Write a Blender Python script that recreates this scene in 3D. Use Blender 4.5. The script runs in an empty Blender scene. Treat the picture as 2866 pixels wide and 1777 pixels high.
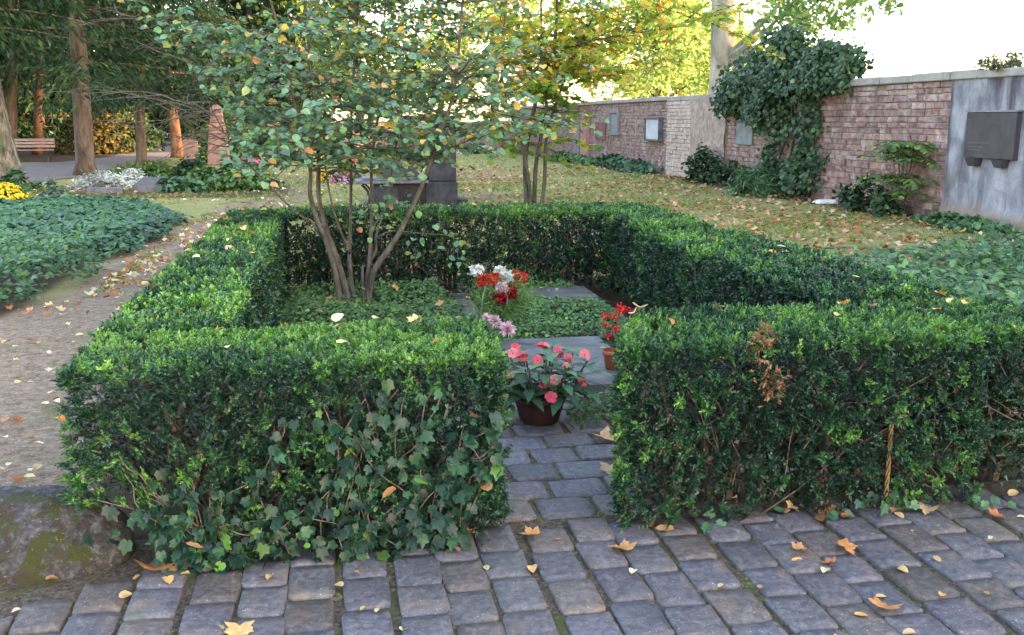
import bpy, math, random
import numpy as np
from mathutils import Vector, Matrix, Euler

random.seed(11)
rng = np.random.default_rng(11)
R = math.radians
scene = bpy.context.scene
col = scene.collection

# ------------------------------------------------------------------ camera
cam_d = bpy.data.cameras.new('camera')
cam_d.sensor_width = 36.0
cam_d.lens = 36.0 * 2786 / 2866
cam_d.clip_start = 0.05
cam_d.clip_end = 2000
cam = bpy.data.objects.new('camera', cam_d)
col.objects.link(cam)
cam.location = (0, 0, 1.6)
cam.rotation_euler = (R(90 - 11.276), 0, R(-10.04))
scene.camera = cam

# ------------------------------------------------------------------ light
SUN_ELEV, SUN_AZ = R(13), R(127)
world = bpy.data.worlds.new('World')
scene.world = world
world.use_nodes = True
wn = world.node_tree.nodes
bg = wn['Background']
sky = wn.new('ShaderNodeTexSky')
sky.sky_type = 'NISHITA'
sky.sun_disc = False
sky.sun_elevation = SUN_ELEV
sky.sun_rotation = SUN_AZ
sky.air_density = 1.0
sky.dust_density = 2.0
sky.ozone_density = 1.0
world.node_tree.links.new(sky.outputs[0], bg.inputs[0])
bg.inputs[1].default_value = 0.15
sd = bpy.data.lights.new('sun', 'SUN')
sd.energy = 2.6
sd.angle = R(0.6)
sd.color = (1.0, 0.66, 0.36)
sun = bpy.data.objects.new('sun', sd)
col.objects.link(sun)
sdir = Vector((math.sin(SUN_AZ) * math.cos(SUN_ELEV), math.cos(SUN_AZ) * math.cos(SUN_ELEV), math.sin(SUN_ELEV)))
sun.rotation_euler = (-sdir).to_track_quat('-Z', 'Y').to_euler()
vs = scene.view_settings
vs.view_transform = 'Standard'
vs.look = 'None'
vs.gamma = 1
vs.use_curve_mapping = False
vs.exposure = 3.6
vs.use_white_balance = True
vs.white_balance_temperature = 7400
vs.white_balance_tint = 19
scene.cycles.use_denoising = True
scene.cycles.max_bounces = 7
scene.cycles.diffuse_bounces = 4
scene.cycles.transmission_bounces = 4
scene.cycles.transparent_max_bounces = 6
scene.cycles.sample_clamp_indirect = 8

# ------------------------------------------------------------------ helpers: objects
def link(o):
    col.objects.link(o)
    return o

def par(o, parent):
    if parent is None:
        return o
    o.parent = parent
    if parent.type == 'EMPTY':
        o.matrix_parent_inverse = Matrix.Translation(-Vector(parent.location))
    return o

def thing(name, label, cat, loc=(0, 0, 0), group=None):
    o = link(bpy.data.objects.new(name, None))
    o.location = loc
    o.empty_display_size = 0.1
    return tag(o, label, cat, group)

def tag(o, label, cat, group=None):
    o['label'] = label
    o['category'] = cat
    if group:
        o['group'] = group
    return o

def stuff(o):
    o['kind'] = 'stuff'
    return o

def struct(o):
    o['kind'] = 'structure'
    return o

def inst(name, me, parent=None, M=None, color=None):
    o = link(bpy.data.objects.new(name, me))
    if M is not None:
        o.matrix_basis = M
    if color is not None:
        o.color = (color[0], color[1], color[2], 1)
    return par(o, parent)

def np_mesh(name, V, F, mats, cols=None, smooth=False, midx=None):
    V = np.asarray(V, np.float32)
    F = np.asarray(F, np.int32)
    me = bpy.data.meshes.new(name)
    me.vertices.add(len(V))
    me.vertices.foreach_set('co', V.ravel())
    k = F.shape[1]
    me.loops.add(F.size)
    me.loops.foreach_set('vertex_index', F.ravel())
    me.polygons.add(len(F))
    me.polygons.foreach_set('loop_start', np.arange(0, F.size, k, dtype=np.int32))
    if smooth:
        me.polygons.foreach_set('use_smooth', np.ones(len(F), bool))
    if midx is not None:
        me.polygons.foreach_set('material_index', np.asarray(midx, np.int32))
    me.update(calc_edges=True)
    if cols is not None:
        a = me.attributes.new('Col', 'FLOAT_COLOR', 'POINT')
        c = np.ones((len(V), 4), np.float32)
        c[:, :3] = cols
        a.data.foreach_set('color', c.ravel())
    for m in (mats if isinstance(mats, (list, tuple)) else [mats]):
        me.materials.append(m)
    return me

def basis(n, up_hint=None, twist=None):
    """rotation matrices (N,3,3), local Z -> n, local Y as near up_hint as possible, twisted"""
    n = n / np.maximum(np.linalg.norm(n, axis=1, keepdims=True), 1e-9)
    N = len(n)
    if up_hint is None:
        up_hint = rng.normal(size=(N, 3))
    else:
        up_hint = np.broadcast_to(np.asarray(up_hint, float), (N, 3)) + rng.normal(size=(N, 3)) * 1e-3
    x = np.cross(up_hint, n)
    x /= np.maximum(np.linalg.norm(x, axis=1, keepdims=True), 1e-9)
    y = np.cross(n, x)
    if twist is not None:
        c, s = np.cos(twist)[:, None], np.sin(twist)[:, None]
        x, y = x * c + y * s, -x * s + y * c
    return np.stack([x, y, n], axis=2)

def scatter(tV, tF, P, Rm, S, C, jitter=0.0):
    """template copies -> V, F, cols"""
    N, v = len(P), len(tV)
    S = np.broadcast_to(np.asarray(S, float), (N,))
    V = np.einsum('nij,vj->nvi', Rm, tV) * S[:, None, None] + P[:, None, :]
    if jitter:
        V = V + rng.normal(size=V.shape) * jitter * S[:, None, None]
    F = (tF[None] + (np.arange(N) * v)[:, None, None]).reshape(-1, tF.shape[1])
    cc = np.repeat(C[:, None, :], v, axis=1).reshape(-1, 3)
    return V.reshape(-1, 3), F, cc

def join(parts):
    Vs, Fs, Cs, o = [], [], [], 0
    for V, F, C in parts:
        Vs.append(V); Fs.append(F + o); Cs.append(C); o += len(V)
    return np.concatenate(Vs), np.concatenate(Fs), np.concatenate(Cs)

def pick(cols, weights, N, vary=0.18):
    cols = np.array(cols, float)
    w = np.array(weights, float)
    i = rng.choice(len(cols), N, p=w / w.sum())
    c = cols[i] * (1 + rng.normal(size=(N, 1)) * vary) * (1 + rng.normal(size=(N, 3)) * vary * 0.35)
    return np.clip(c, 0.004, 0.9)

def noise3(P, f=1.0, seed=0):
    """cheap smooth value in about -1..1"""
    r = np.random.default_rng(seed)
    out = np.zeros(len(P))
    for k in range(6):
        d = r.normal(size=3); d /= np.linalg.norm(d)
        out += np.sin(P @ d * f * (1 + 0.45 * k) + r.uniform(0, 6.28)) / (1 + 0.3 * k)
    return out / 2.6

class MB:
    def __init__(s):
        s.v = []; s.f = []
    def add(s, V, F):
        o = len(s.v)
        s.v += [tuple(p) for p in V]
        s.f += [tuple(i + o for i in q) for q in F]
        return s
    def box(s, x0, x1, y0, y1, z0, z1, ch=0.0):
        if ch <= 0:
            V = [(x, y, z) for z in (z0, z1) for y in (y0, y1) for x in (x0, x1)]
            F = [(0, 2, 3, 1), (4, 5, 7, 6), (0, 1, 5, 4), (2, 6, 7, 3), (0, 4, 6, 2), (1, 3, 7, 5)]
            return s.add(V, F)
        c = ch
        V = []
        for z, i in ((z0, c), (z0 + c, 0), (z1 - c, 0), (z1, c)):
            for (x, y) in ((x0 + i, y0 + i), (x1 - i, y0 + i), (x1 - i, y1 - i), (x0 + i, y1 - i)):
                V.append((x, y, z))
        F = [(3, 2, 1, 0), (12, 13, 14, 15)]
        for k in range(3):
            for j in range(4):
                a, b = k * 4 + j, k * 4 + (j + 1) % 4
                F.append((a, b, b + 4, a + 4))
        return s.add(V, F)
    def tube(s, pts, rad, n=8, cap=True):
        pts = [Vector(p) for p in pts]
        if not isinstance(rad, (list, tuple)):
            rad = [rad] * len(pts)
        o = len(s.v)
        ref = Vector((0.3, 0.9, 0.2))
        for i, p in enumerate(pts):
            d = (pts[min(i + 1, len(pts) - 1)] - pts[max(i - 1, 0)]).normalized()
            a = d.cross(ref)
            if a.length < 0.05:
                a = d.cross(Vector((1, 0, 0)))
            a.normalize()
            b = d.cross(a)
            for k in range(n):
                t = 2 * math.pi * k / n
                s.v.append(tuple(p + (a * math.cos(t) + b * math.sin(t)) * rad[i]))
        for i in range(len(pts) - 1):
            for k in range(n):
                k2 = (k + 1) % n
                s.f.append((o + i * n + k, o + i * n + k2, o + (i + 1) * n + k2, o + (i + 1) * n + k))
        if cap:
            s.f.append(tuple(o + k for k in range(n))[::-1])
            s.f.append(tuple(o + (len(pts) - 1) * n + k for k in range(n)))
        return s
    def lathe(s, prof, c=(0, 0, 0), n=20):
        o = len(s.v)
        for r, z in prof:
            for k in range(n):
                t = 2 * math.pi * k / n
                s.v.append((c[0] + r * math.cos(t), c[1] + r * math.sin(t), c[2] + z))
        for i in range(len(prof) - 1):
            for k in range(n):
                k2 = (k + 1) % n
                s.f.append((o + i * n + k, o + i * n + k2, o + (i + 1) * n + k2, o + (i + 1) * n + k))
        s.f.append(tuple(o + k for k in range(n))[::-1])
        s.f.append(tuple(o + (len(prof) - 1) * n + k for k in range(n)))
        return s
    def frustum(s, cx, cy, z0, z1, a0, b0, a1, b1):
        V = [(cx - a0, cy - b0, z0), (cx + a0, cy - b0, z0), (cx + a0, cy + b0, z0), (cx - a0, cy + b0, z0),
             (cx - a1, cy - b1, z1), (cx + a1, cy - b1, z1), (cx + a1, cy + b1, z1), (cx - a1, cy + b1, z1)]
        return s.add(V, [(3, 2, 1, 0), (4, 5, 6, 7), (0, 1, 5, 4), (1, 2, 6, 5), (2, 3, 7, 6), (3, 0, 4, 7)])
    def build(s, name, m, parent=None, smooth=False, bevel=0.0):
        me = bpy.data.meshes.new(name)
        me.from_pydata(s.v, [], s.f)
        me.update()
        if smooth:
            me.polygons.foreach_set('use_smooth', [True] * len(me.polygons))
        me.materials.append(m)
        o = inst(name, me, parent)
        if bevel > 0:
            b = o.modifiers.new('bevel', 'BEVEL')
            b.width = bevel; b.segments = 2; b.limit_method = 'ANGLE'
        return o

# ------------------------------------------------------------------ helpers: materials
def new_mat(name):
    m = bpy.data.materials.new(name)
    m.use_nodes = True
    nt = m.node_tree
    nt.nodes.clear()
    out = nt.nodes.new('ShaderNodeOutputMaterial')
    return m, nt, out

def N(nt, t, **kw):
    n = nt.nodes.new(t)
    for k, v in kw.items():
        setattr(n, k, v)
    return n

def ramp(nt, fac, stops):
    r = N(nt, 'ShaderNodeValToRGB')
    e = r.color_ramp.elements
    while len(e) < len(stops):
        e.new(0.5)
    for i, (p, c) in enumerate(stops):
        e[i].position = p
        e[i].color = (c[0], c[1], c[2], 1)
    nt.links.new(fac, r.inputs[0])
    return r.outputs[0]

def noise(nt, vec, scale, detail=5, rough=0.6, dist=0.0):
    n = N(nt, 'ShaderNodeTexNoise')
    n.inputs['Scale'].default_value = scale
    n.inputs['Detail'].default_value = detail
    n.inputs['Roughness'].default_value = rough
    n.inputs['Distortion'].default_value = dist
    nt.links.new(vec, n.inputs['Vector'])
    return n.outputs['Fac']

def mixc(nt, fac, a, b, mode='MIX'):
    m = N(nt, 'ShaderNodeMix', data_type='RGBA', blend_type=mode)
    for sock, v in ((0, fac), (6, a), (7, b)):
        if isinstance(v, (int, float)):
            m.inputs[sock].default_value = v
        elif isinstance(v, tuple):
            m.inputs[sock].default_value = (v[0], v[1], v[2], 1)
        else:
            nt.links.new(v, m.inputs[sock])
    return m.outputs[2]

def position(nt, scale=(1, 1, 1), obj=False):
    mp = N(nt, 'ShaderNodeMapping')
    mp.inputs['Scale'].default_value = scale
    if obj:
        tc = N(nt, 'ShaderNodeTexCoord')
        oi = N(nt, 'ShaderNodeObjectInfo')
        ad = N(nt, 'ShaderNodeVectorMath', operation='MULTIPLY_ADD')
        cmb = N(nt, 'ShaderNodeCombineXYZ')
        for i in range(3):
            nt.links.new(oi.outputs['Random'], cmb.inputs[i])
        nt.links.new(cmb.outputs[0], ad.inputs[0])
        ad.inputs[1].default_value = (37, 53, 71)
        nt.links.new(tc.outputs['Object'], ad.inputs[2])
        nt.links.new(ad.outputs[0], mp.inputs[0])
    else:
        g = N(nt, 'ShaderNodeNewGeometry')
        nt.links.new(g.outputs['Position'], mp.inputs[0])
    return mp.outputs[0]

def principled(nt, out, color, rough=0.8, spec=0.3, bump=None, bump_d=0.01, bump_s=0.6):
    p = N(nt, 'ShaderNodeBsdfPrincipled')
    if isinstance(color, tuple):
        p.inputs['Base Color'].default_value = (*color, 1)
    else:
        nt.links.new(color, p.inputs['Base Color'])
    if isinstance(rough, (int, float)):
        p.inputs['Roughness'].default_value = rough
    else:
        nt.links.new(rough, p.inputs['Roughness'])
    p.inputs['Specular IOR Level'].default_value = spec
    if bump is not None:
        b = N(nt, 'ShaderNodeBump')
        b.inputs['Distance'].default_value = bump_d
        b.inputs['Strength'].default_value = bump_s
        nt.links.new(bump, b.inputs['Height'])
        nt.links.new(b.outputs[0], p.inputs['Normal'])
    nt.links.new(p.outputs[0], out.inputs[0])
    return p

def surf(name, stops, scale=4, detail=6, rough=0.85, spec=0.25, bump_scale=40, bump_d=0.004, obj=False, objcol=False, vec=(1, 1, 1), speck=None, extra=None):
    """noise-mottled surface; extra = (stops2 colour, scale, lo, hi) second blotch layer"""
    m, nt, out = new_mat(name)
    v = position(nt, vec, obj)
    c = ramp(nt, noise(nt, v, scale, detail, 0.62, 0.4), stops)
    if extra:
        for (ec, es, lo, hi) in extra:
            c = mixc(nt, ramp(nt, noise(nt, v, es, 6, 0.65, 0.6), [(lo, (0, 0, 0)), (hi, (1, 1, 1))]), c, ec)
    if speck:
        sc, ss, lo = speck
        c = mixc(nt, ramp(nt, noise(nt, v, ss, 2, 0.5), [(lo, (0, 0, 0)), (lo + 0.05, (1, 1, 1))]), c, sc)
    if objcol:
        oi = N(nt, 'ShaderNodeObjectInfo')
        c = mixc(nt, 1.0, c, oi.outputs['Color'], 'MULTIPLY')
    principled(nt, out, c, rough, spec, noise(nt, v, bump_scale, 5, 0.7), bump_d)
    return m

def leafmat(name, src='attr', rough=0.5, spec=0.35, trans=0.3, tint=(1.25, 1.2, 0.6), mottled=True):
    m, nt, out = new_mat(name)
    if src == 'attr':
        a = N(nt, 'ShaderNodeAttribute', attribute_name='Col')
        c = a.outputs['Color']
    else:
        c = N(nt, 'ShaderNodeObjectInfo').outputs['Color']
    if mottled:
        k = ramp(nt, noise(nt, position(nt), 45, 3, 0.6), [(0.3, (0.72, 0.72, 0.72)), (0.7, (1.15, 1.15, 1.15))])
        c = mixc(nt, 1.0, c, k, 'MULTIPLY')
    p = principled(nt, out, c, rough, spec)
    if trans > 0:
        t = N(nt, 'ShaderNodeBsdfTranslucent')
        nt.links.new(mixc(nt, 1.0, c, tint, 'MULTIPLY'), t.inputs[0])
        mx = N(nt, 'ShaderNodeMixShader')
        mx.inputs[0].default_value = trans
        nt.links.new(p.outputs[0], mx.inputs[1])
        nt.links.new(t.outputs[0], mx.inputs[2])
        nt.links.new(mx.outputs[0], out.inputs[0])
    return m

M = {}
M['needle'] = leafmat('yew_needles', rough=0.42, spec=0.5, trans=0.12)
M['leaf'] = leafmat('leaf', rough=0.5, spec=0.4, trans=0.3)
M['leaf_o'] = leafmat('leaf_single', 'obj', rough=0.5, spec=0.4, trans=0.3)
M['ivy'] = leafmat('ivy_leaf', rough=0.45, spec=0.3, trans=0.12)
M['ivy_o'] = leafmat('ivy_leaf_single', 'obj', rough=0.45, spec=0.3, trans=0.12)
M['tree_leaf'] = leafmat('tree_leaf', rough=0.6, spec=0.25, trans=0.42, mottled=False, tint=(1.15, 1.15, .8))
M['maple_leaf'] = leafmat('maple_leaf', rough=0.6, spec=0.25, trans=0.58, mottled=False, tint=(1.35, 1.3, .8))
M['tree_leaf_o'] = leafmat('maple_leaf_single', 'obj', rough=0.6, spec=0.25, trans=0.58, mottled=False, tint=(1.35, 1.3, .8))
M['dry'] = leafmat('dry_leaf', rough=0.75, spec=0.2, trans=0.15)
M['dry_o'] = leafmat('dry_leaf_single', 'obj', rough=0.7, spec=0.25, trans=0.12)
M['grass'] = leafmat('grass_blade', rough=0.7, spec=0.2, trans=0.2, mottled=False)
M['petal_o'] = leafmat('petal', 'obj', rough=0.55, spec=0.25, trans=0.25, tint=(1.1, 1, 1))
M['petal'] = leafmat('petal_many', 'attr', rough=0.6, spec=0.2, trans=0.25, tint=(1.1, 1, 1))
M['bark_shrub'] = surf('bark_shrub', [(0.3, (0.035, 0.03, 0.026)), (0.6, (0.11, 0.095, 0.08)), (0.8, (0.17, 0.16, 0.13))], 22, bump_scale=60, vec=(1, 1, 0.35))
M['bark_maple'] = surf('bark_maple', [(0.3, (0.03, 0.028, 0.022)), (0.7, (0.10, 0.09, 0.065))], 14, bump_scale=40, vec=(1, 1, 0.3))
M['bark_conifer'] = surf('bark_conifer', [(0.3, (0.03, 0.02, 0.015)), (0.5, (0.085, 0.06, 0.045)), (0.7, (0.14, 0.105, 0.08))], 7, bump_scale=14, bump_d=0.03, vec=(1, 1, 0.3), extra=[((0.06, 0.075, 0.03), 1.3, 0.5, 0.75)])
M['bark_moss'] = surf('bark_moss', [(0.38, (0.02, 0.018, 0.014)), (0.5, (0.08, 0.07, 0.05)), (0.62, (0.17, 0.15, 0.12))], 9, bump_scale=9, bump_d=0.06, vec=(1, 1, 0.3), extra=[((0.06, 0.075, 0.03), 3.2, 0.5, 0.7)])
M['bark_plane'] = surf('bark_plane', [(0.32, (0.10, 0.09, 0.07)), (0.5, (0.25, 0.22, 0.17)), (0.68, (0.42, 0.38, 0.29))], 2.2, bump_scale=10, bump_d=0.012, vec=(1, 1, 0.45))
M['bark_red'] = surf('bark_red', [(0.3, (0.06, 0.028, 0.016)), (0.5, (0.17, 0.08, 0.042)), (0.7, (0.25, 0.135, 0.075))], 7, bump_scale=14, bump_d=0.03, vec=(1, 1, 0.3))
M['twig'] = surf('twig', [(0.3, (0.05, 0.035, 0.025)), (0.7, (0.16, 0.12, 0.09))], 30)
M['sett'] = surf('basalt_sett', [(0.34, (0.060, 0.057, 0.061)), (0.5, (0.093, 0.089, 0.094)), (0.66, (0.14, 0.135, 0.139))], 40, 12, rough=0.62, spec=0.4, bump_scale=60, bump_d=0.009, obj=True, objcol=True, speck=((0.45, 0.44, 0.43), 140, 0.69), extra=[((0.16, 0.12, 0.085), 5, 0.54, 0.74), ((0.07, 0.085, 0.03), 6, 0.62, 0.78), ((0.05, 0.046, 0.048), 11, 0.6, 0.75)])
M['joint'] = surf('joint_soil', [(0.36, (0.03, 0.024, 0.018)), (0.5, (0.075, 0.058, 0.042)), (0.64, (0.14, 0.11, 0.08))], 60, bump_scale=120, bump_d=0.01, extra=[((0.06, 0.072, 0.018), 4.5, 0.52, 0.66)])
M['soil'] = surf('soil', [(0.3, (0.02, 0.015, 0.011)), (0.7, (0.07, 0.05, 0.036))], 20, bump_scale=60, bump_d=0.02)
M['slab'] = surf('grave_slab', [(0.35, (0.045, 0.043, 0.045)), (0.5, (0.075, 0.072, 0.076)), (0.66, (0.12, 0.117, 0.12))], 5, 8, rough=0.55, spec=0.45, bump_scale=90, bump_d=0.002, speck=((0.5, 0.5, 0.5), 45, 0.78), extra=[((0.11, 0.105, 0.07), 4, 0.58, 0.75)])
M['monument'] = surf('monument_stone', [(0.35, (0.022, 0.022, 0.027)), (0.5, (0.038, 0.038, 0.045)), (0.66, (0.06, 0.06, 0.07))], 4, rough=0.75, spec=0.2, bump_scale=50)
M['black'] = surf('polished_black', [(0.3, (0.008, 0.008, 0.01)), (0.7, (0.02, 0.02, 0.026))], 3, rough=0.18, spec=0.5, bump_scale=5, bump_d=0.0005)
M['sandstone'] = surf('red_sandstone', [(0.3, (0.16, 0.085, 0.07)), (0.5, (0.24, 0.14, 0.115)), (0.7, (0.32, 0.20, 0.165))], 5, bump_scale=40, extra=[((0.13, 0.10, 0.08), 3, 0.58, 0.78)])
M['greystone'] = surf('grey_stone', [(0.3, (0.13, 0.125, 0.12)), (0.7, (0.27, 0.26, 0.25))], 6, bump_scale=50)
M['white_enamel'] = surf('white_marble', [(0.3, (0.6, 0.6, 0.6)), (0.7, (0.8, 0.8, 0.8))], 4, rough=0.5)
M['kerbstone'] = surf('kerb_stone', [(0.3, (0.06, 0.06, 0.068)), (0.7, (0.15, 0.15, 0.165))], 8, rough=0.6)
M['boulder'] = surf('boulder', [(0.36, (0.02, 0.02, 0.022)), (0.5, (0.045, 0.044, 0.048)), (0.64, (0.09, 0.09, 0.095))], 30, 10, bump_scale=45, bump_d=0.02, extra=[((0.03, 0.036, 0.01), 9, 0.5, 0.55), ((0.035, 0.026, 0.02), 16, 0.54, 0.6)], speck=((0.12, 0.12, 0.115), 70, 0.67))
M['plastic_dark'] = surf('pot_brown', [(0.3, (0.035, 0.014, 0.012)), (0.7, (0.07, 0.03, 0.026))], 12, rough=0.5, bump_scale=60, bump_d=0.001)
M['terracotta'] = surf('terracotta', [(0.3, (0.28, 0.075, 0.035)), (0.7, (0.42, 0.13, 0.06))], 14, rough=0.75)
M['wood'] = surf('bench_wood', [(0.3, (0.22, 0.14, 0.11)), (0.7, (0.38, 0.27, 0.23))], 10, vec=(0.2, 1, 1))
M['iron'] = surf('bench_iron', [(0.3, (0.03, 0.03, 0.03)), (0.7, (0.07, 0.065, 0.06))], 10, rough=0.6)
M['rope'] = surf('rope', [(0.3, (0.12, 0.065, 0.025)), (0.7, (0.3, 0.18, 0.07))], 30)
M['bronze'] = surf('plaque_bronze', [(0.3, (0.038, 0.03, 0.034)), (0.7, (0.07, 0.058, 0.062))], 4, rough=0.5, spec=0.4, bump_scale=60, bump_d=0.001)
M['letters'] = surf('plaque_letters', [(0.3, (0.09, 0.08, 0.085)), (0.7, (0.13, 0.12, 0.12))], 8, rough=0.5)
M['slate'] = surf('slate', [(0.3, (0.15, 0.16, 0.165)), (0.7, (0.26, 0.27, 0.275))], 5, rough=0.6)
M['pale_slab'] = surf('pale_slab', [(0.3, (0.36, 0.36, 0.40)), (0.7, (0.54, 0.54, 0.58))], 5, rough=0.6)
M['paper'] = surf('broken_stone', [(0.3, (0.35, 0.37, 0.42)), (0.7, (0.55, 0.57, 0.62))], 8)
M['brick'] = surf('brick', [(0.3, (0.125, 0.072, 0.062)), (0.5, (0.25, 0.15, 0.132)), (0.72, (0.38, 0.265, 0.235))], 6, 8, bump_scale=45, bump_d=0.012, objcol=True, extra=[((0.42, 0.36, 0.33), 2.6, 0.52, 0.72), ((0.36, 0.27, 0.25), 9, 0.55, 0.7), ((0.07, 0.055, 0.058), 1.5, 0.6, 0.8)])
M['brick_attr'] = M['brick']
M['mortar'] = surf('mortar', [(0.3, (0.22, 0.155, 0.14)), (0.7, (0.42, 0.34, 0.31))], 9, bump_scale=50, bump_d=0.015)
M['limewash'] = surf('limewash_brick', [(0.3, (0.34, 0.24, 0.20)), (0.55, (0.46, 0.36, 0.31)), (0.8, (0.58, 0.51, 0.46))], 4, 8, bump_scale=35, bump_d=0.012)
M['tan_plaster'] = surf('tan_plaster', [(0.35, (0.25, 0.175, 0.14)), (0.5, (0.35, 0.26, 0.21)), (0.66, (0.45, 0.355, 0.30))], 6, 10, bump_scale=14, bump_d=0.06, extra=[((0.36, 0.22, 0.19), 1.2, 0.48, 0.66), ((0.12, 0.09, 0.07), 7, 0.66, 0.72)])
M['pink_plaster'] = surf('pink_plaster', [(0.3, (0.34, 0.15, 0.14)), (0.7, (0.46, 0.24, 0.215))], 3, bump_scale=30)
M['red_panel'] = surf('red_panel', [(0.3, (0.16, 0.065, 0.06)), (0.7, (0.24, 0.11, 0.10))], 3, bump_scale=30)
M['coping'] = surf('coping', [(0.3, (0.22, 0.20, 0.18)), (0.6, (0.34, 0.31, 0.28)), (0.8, (0.42, 0.39, 0.35))], 3, 8, bump_scale=30, bump_d=0.008, extra=[((0.12, 0.12, 0.09), 2.0, 0.58, 0.76)])
M['shade_house'] = surf('shade_house_plaster', [(0.3, (0.5, 0.46, 0.4)), (0.7, (0.6, 0.56, 0.5))], 1)
M['roof'] = surf('roof_tiles', [(0.3, (0.16, 0.07, 0.05)), (0.7, (0.25, 0.12, 0.09))], 3)
M['glass'] = surf('window_glass', [(0.3, (0.02, 0.025, 0.03)), (0.7, (0.04, 0.045, 0.05))], 1, rough=0.1, spec=0.5, bump_d=0.0005)

def plaster_mat():
    """grey cement render with dark run-off streaks down the wall and a brown damp foot"""
    m, nt, out = new_mat('cement_render')
    v = position(nt)
    c = ramp(nt, noise(nt, v, 2.2, 7, 0.6, 0.3), [(0.35, (0.15, 0.145, 0.165)), (0.5, (0.24, 0.235, 0.26)), (0.66, (0.35, 0.345, 0.37))])
    vs_ = position(nt, (1, 1.5, 0.3))
    c = mixc(nt, ramp(nt, noise(nt, vs_, 1.7, 7, 0.62, 0.5), [(0.44, (0, 0, 0)), (0.62, (1, 1, 1))]), c, (0.075, 0.062, 0.075))
    g = N(nt, 'ShaderNodeNewGeometry')
    sx = N(nt, 'ShaderNodeSeparateXYZ')
    nt.links.new(g.outputs['Position'], sx.inputs[0])
    nz = noise(nt, v, 1.4, 4, 0.6)
    ad = N(nt, 'ShaderNodeMath', operation='MULTIPLY_ADD')
    nt.links.new(nz, ad.inputs[0]); ad.inputs[1].default_value = 0.55
    nt.links.new(sx.outputs[2], ad.inputs[2])
    c = mixc(nt, ramp(nt, ad.outputs[0], [(0.42, (1, 1, 1)), (0.62, (0, 0, 0))]), c, (0.25, 0.185, 0.14))
    principled(nt, out, c, 0.88, 0.2, noise(nt, v, 26, 6, 0.7), 0.01)
    return m
M['render'] = plaster_mat()

def ground_mat():
    """lawn / trodden earth / gravel / damp soil by the vertex masks in Col (r = earth path, g = gravel, b = leaf mould)"""
    m, nt, out = new_mat('ground')
    v = position(nt)
    n1 = noise(nt, v, 1.3, 6, 0.65)
    n2 = noise(nt, v, 18, 5, 0.7)
    n3 = noise(nt, v, 60, 4, 0.7)
    grass = ramp(nt, n1, [(0.3, (0.13, 0.17, 0.045)), (0.52, (0.24, 0.245, 0.08)), (0.72, (0.35, 0.29, 0.135))])
    grass = mixc(nt, 0.5, grass, ramp(nt, n2, [(0.3, (0.07, 0.08, 0.028)), (0.7, (0.28, 0.25, 0.12))]))
    earth = ramp(nt, n2, [(0.35, (0.115, 0.078, 0.05)), (0.5, (0.20, 0.142, 0.096)), (0.65, (0.285, 0.212, 0.15))])
    earth = mixc(nt, ramp(nt, n3, [(0.58, (0, 0, 0)), (0.64, (1, 1, 1))]), earth, (0.36, 0.31, 0.26))
    earth = mixc(nt, ramp(nt, noise(nt, v, 2.3, 4, 0.6), [(0.55, (0, 0, 0)), (0.75, (0.7, 0.7, 0.7))]), earth, (0.13, 0.13, 0.055))
    mould = ramp(nt, n2, [(0.3, (0.025, 0.018, 0.012)), (0.7, (0.10, 0.065, 0.04))])
    a = N(nt, 'ShaderNodeAttribute', attribute_name='Col')
    s = N(nt, 'ShaderNodeSeparateColor')
    nt.links.new(a.outputs['Color'], s.inputs[0])
    def soft(ch):
        ad = N(nt, 'ShaderNodeMath', operation='MULTIPLY_ADD')
        nt.links.new(n2, ad.inputs[0]); ad.inputs[1].default_value = 0.7
        nt.links.new(s.outputs[ch], ad.inputs[2])
        return ramp(nt, ad.outputs[0], [(0.72, (0, 0, 0)), (0.95, (1, 1, 1))])
    c = mixc(nt, soft(0), grass, earth)
    c = mixc(nt, soft(2), c, mould)
    principled(nt, out, c, 0.95, 0.15, n3, 0.012, 0.7)
    return m
M['ground'] = ground_mat()
M['asphalt'] = surf('asphalt', [(0.3, (0.10, 0.088, 0.085)), (0.7, (0.17, 0.15, 0.145))], 3, bump_scale=90, bump_d=0.004)
M['far_gravel'] = surf('far_gravel', [(0.3, (0.30, 0.26, 0.24)), (0.7, (0.42, 0.38, 0.36))], 3, bump_scale=90, bump_d=0.004)

# ------------------------------------------------------------------ leaf templates (stalk at origin, tip +Y, face +Z)
def fan(polar, hub=(0, 0.3), cup=0.12, droop=0.1):
    pts = [(r * math.sin(R(a)), r * math.cos(R(a))) for a, r in polar]
    pts = pts + [(-x, y) for x, y in pts[::-1] if x > 1e-4]
    V = [(hub[0], hub[1], 0.0)] + [(hub[0] + x, hub[1] + y, cup * abs(x) - droop * max(0, y) ** 2) for x, y in pts]
    n = len(pts)
    F = [(0, 1 + (i + 1) % n, 1 + i) for i in range(n)]
    return np.array(V), np.array(F)

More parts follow.
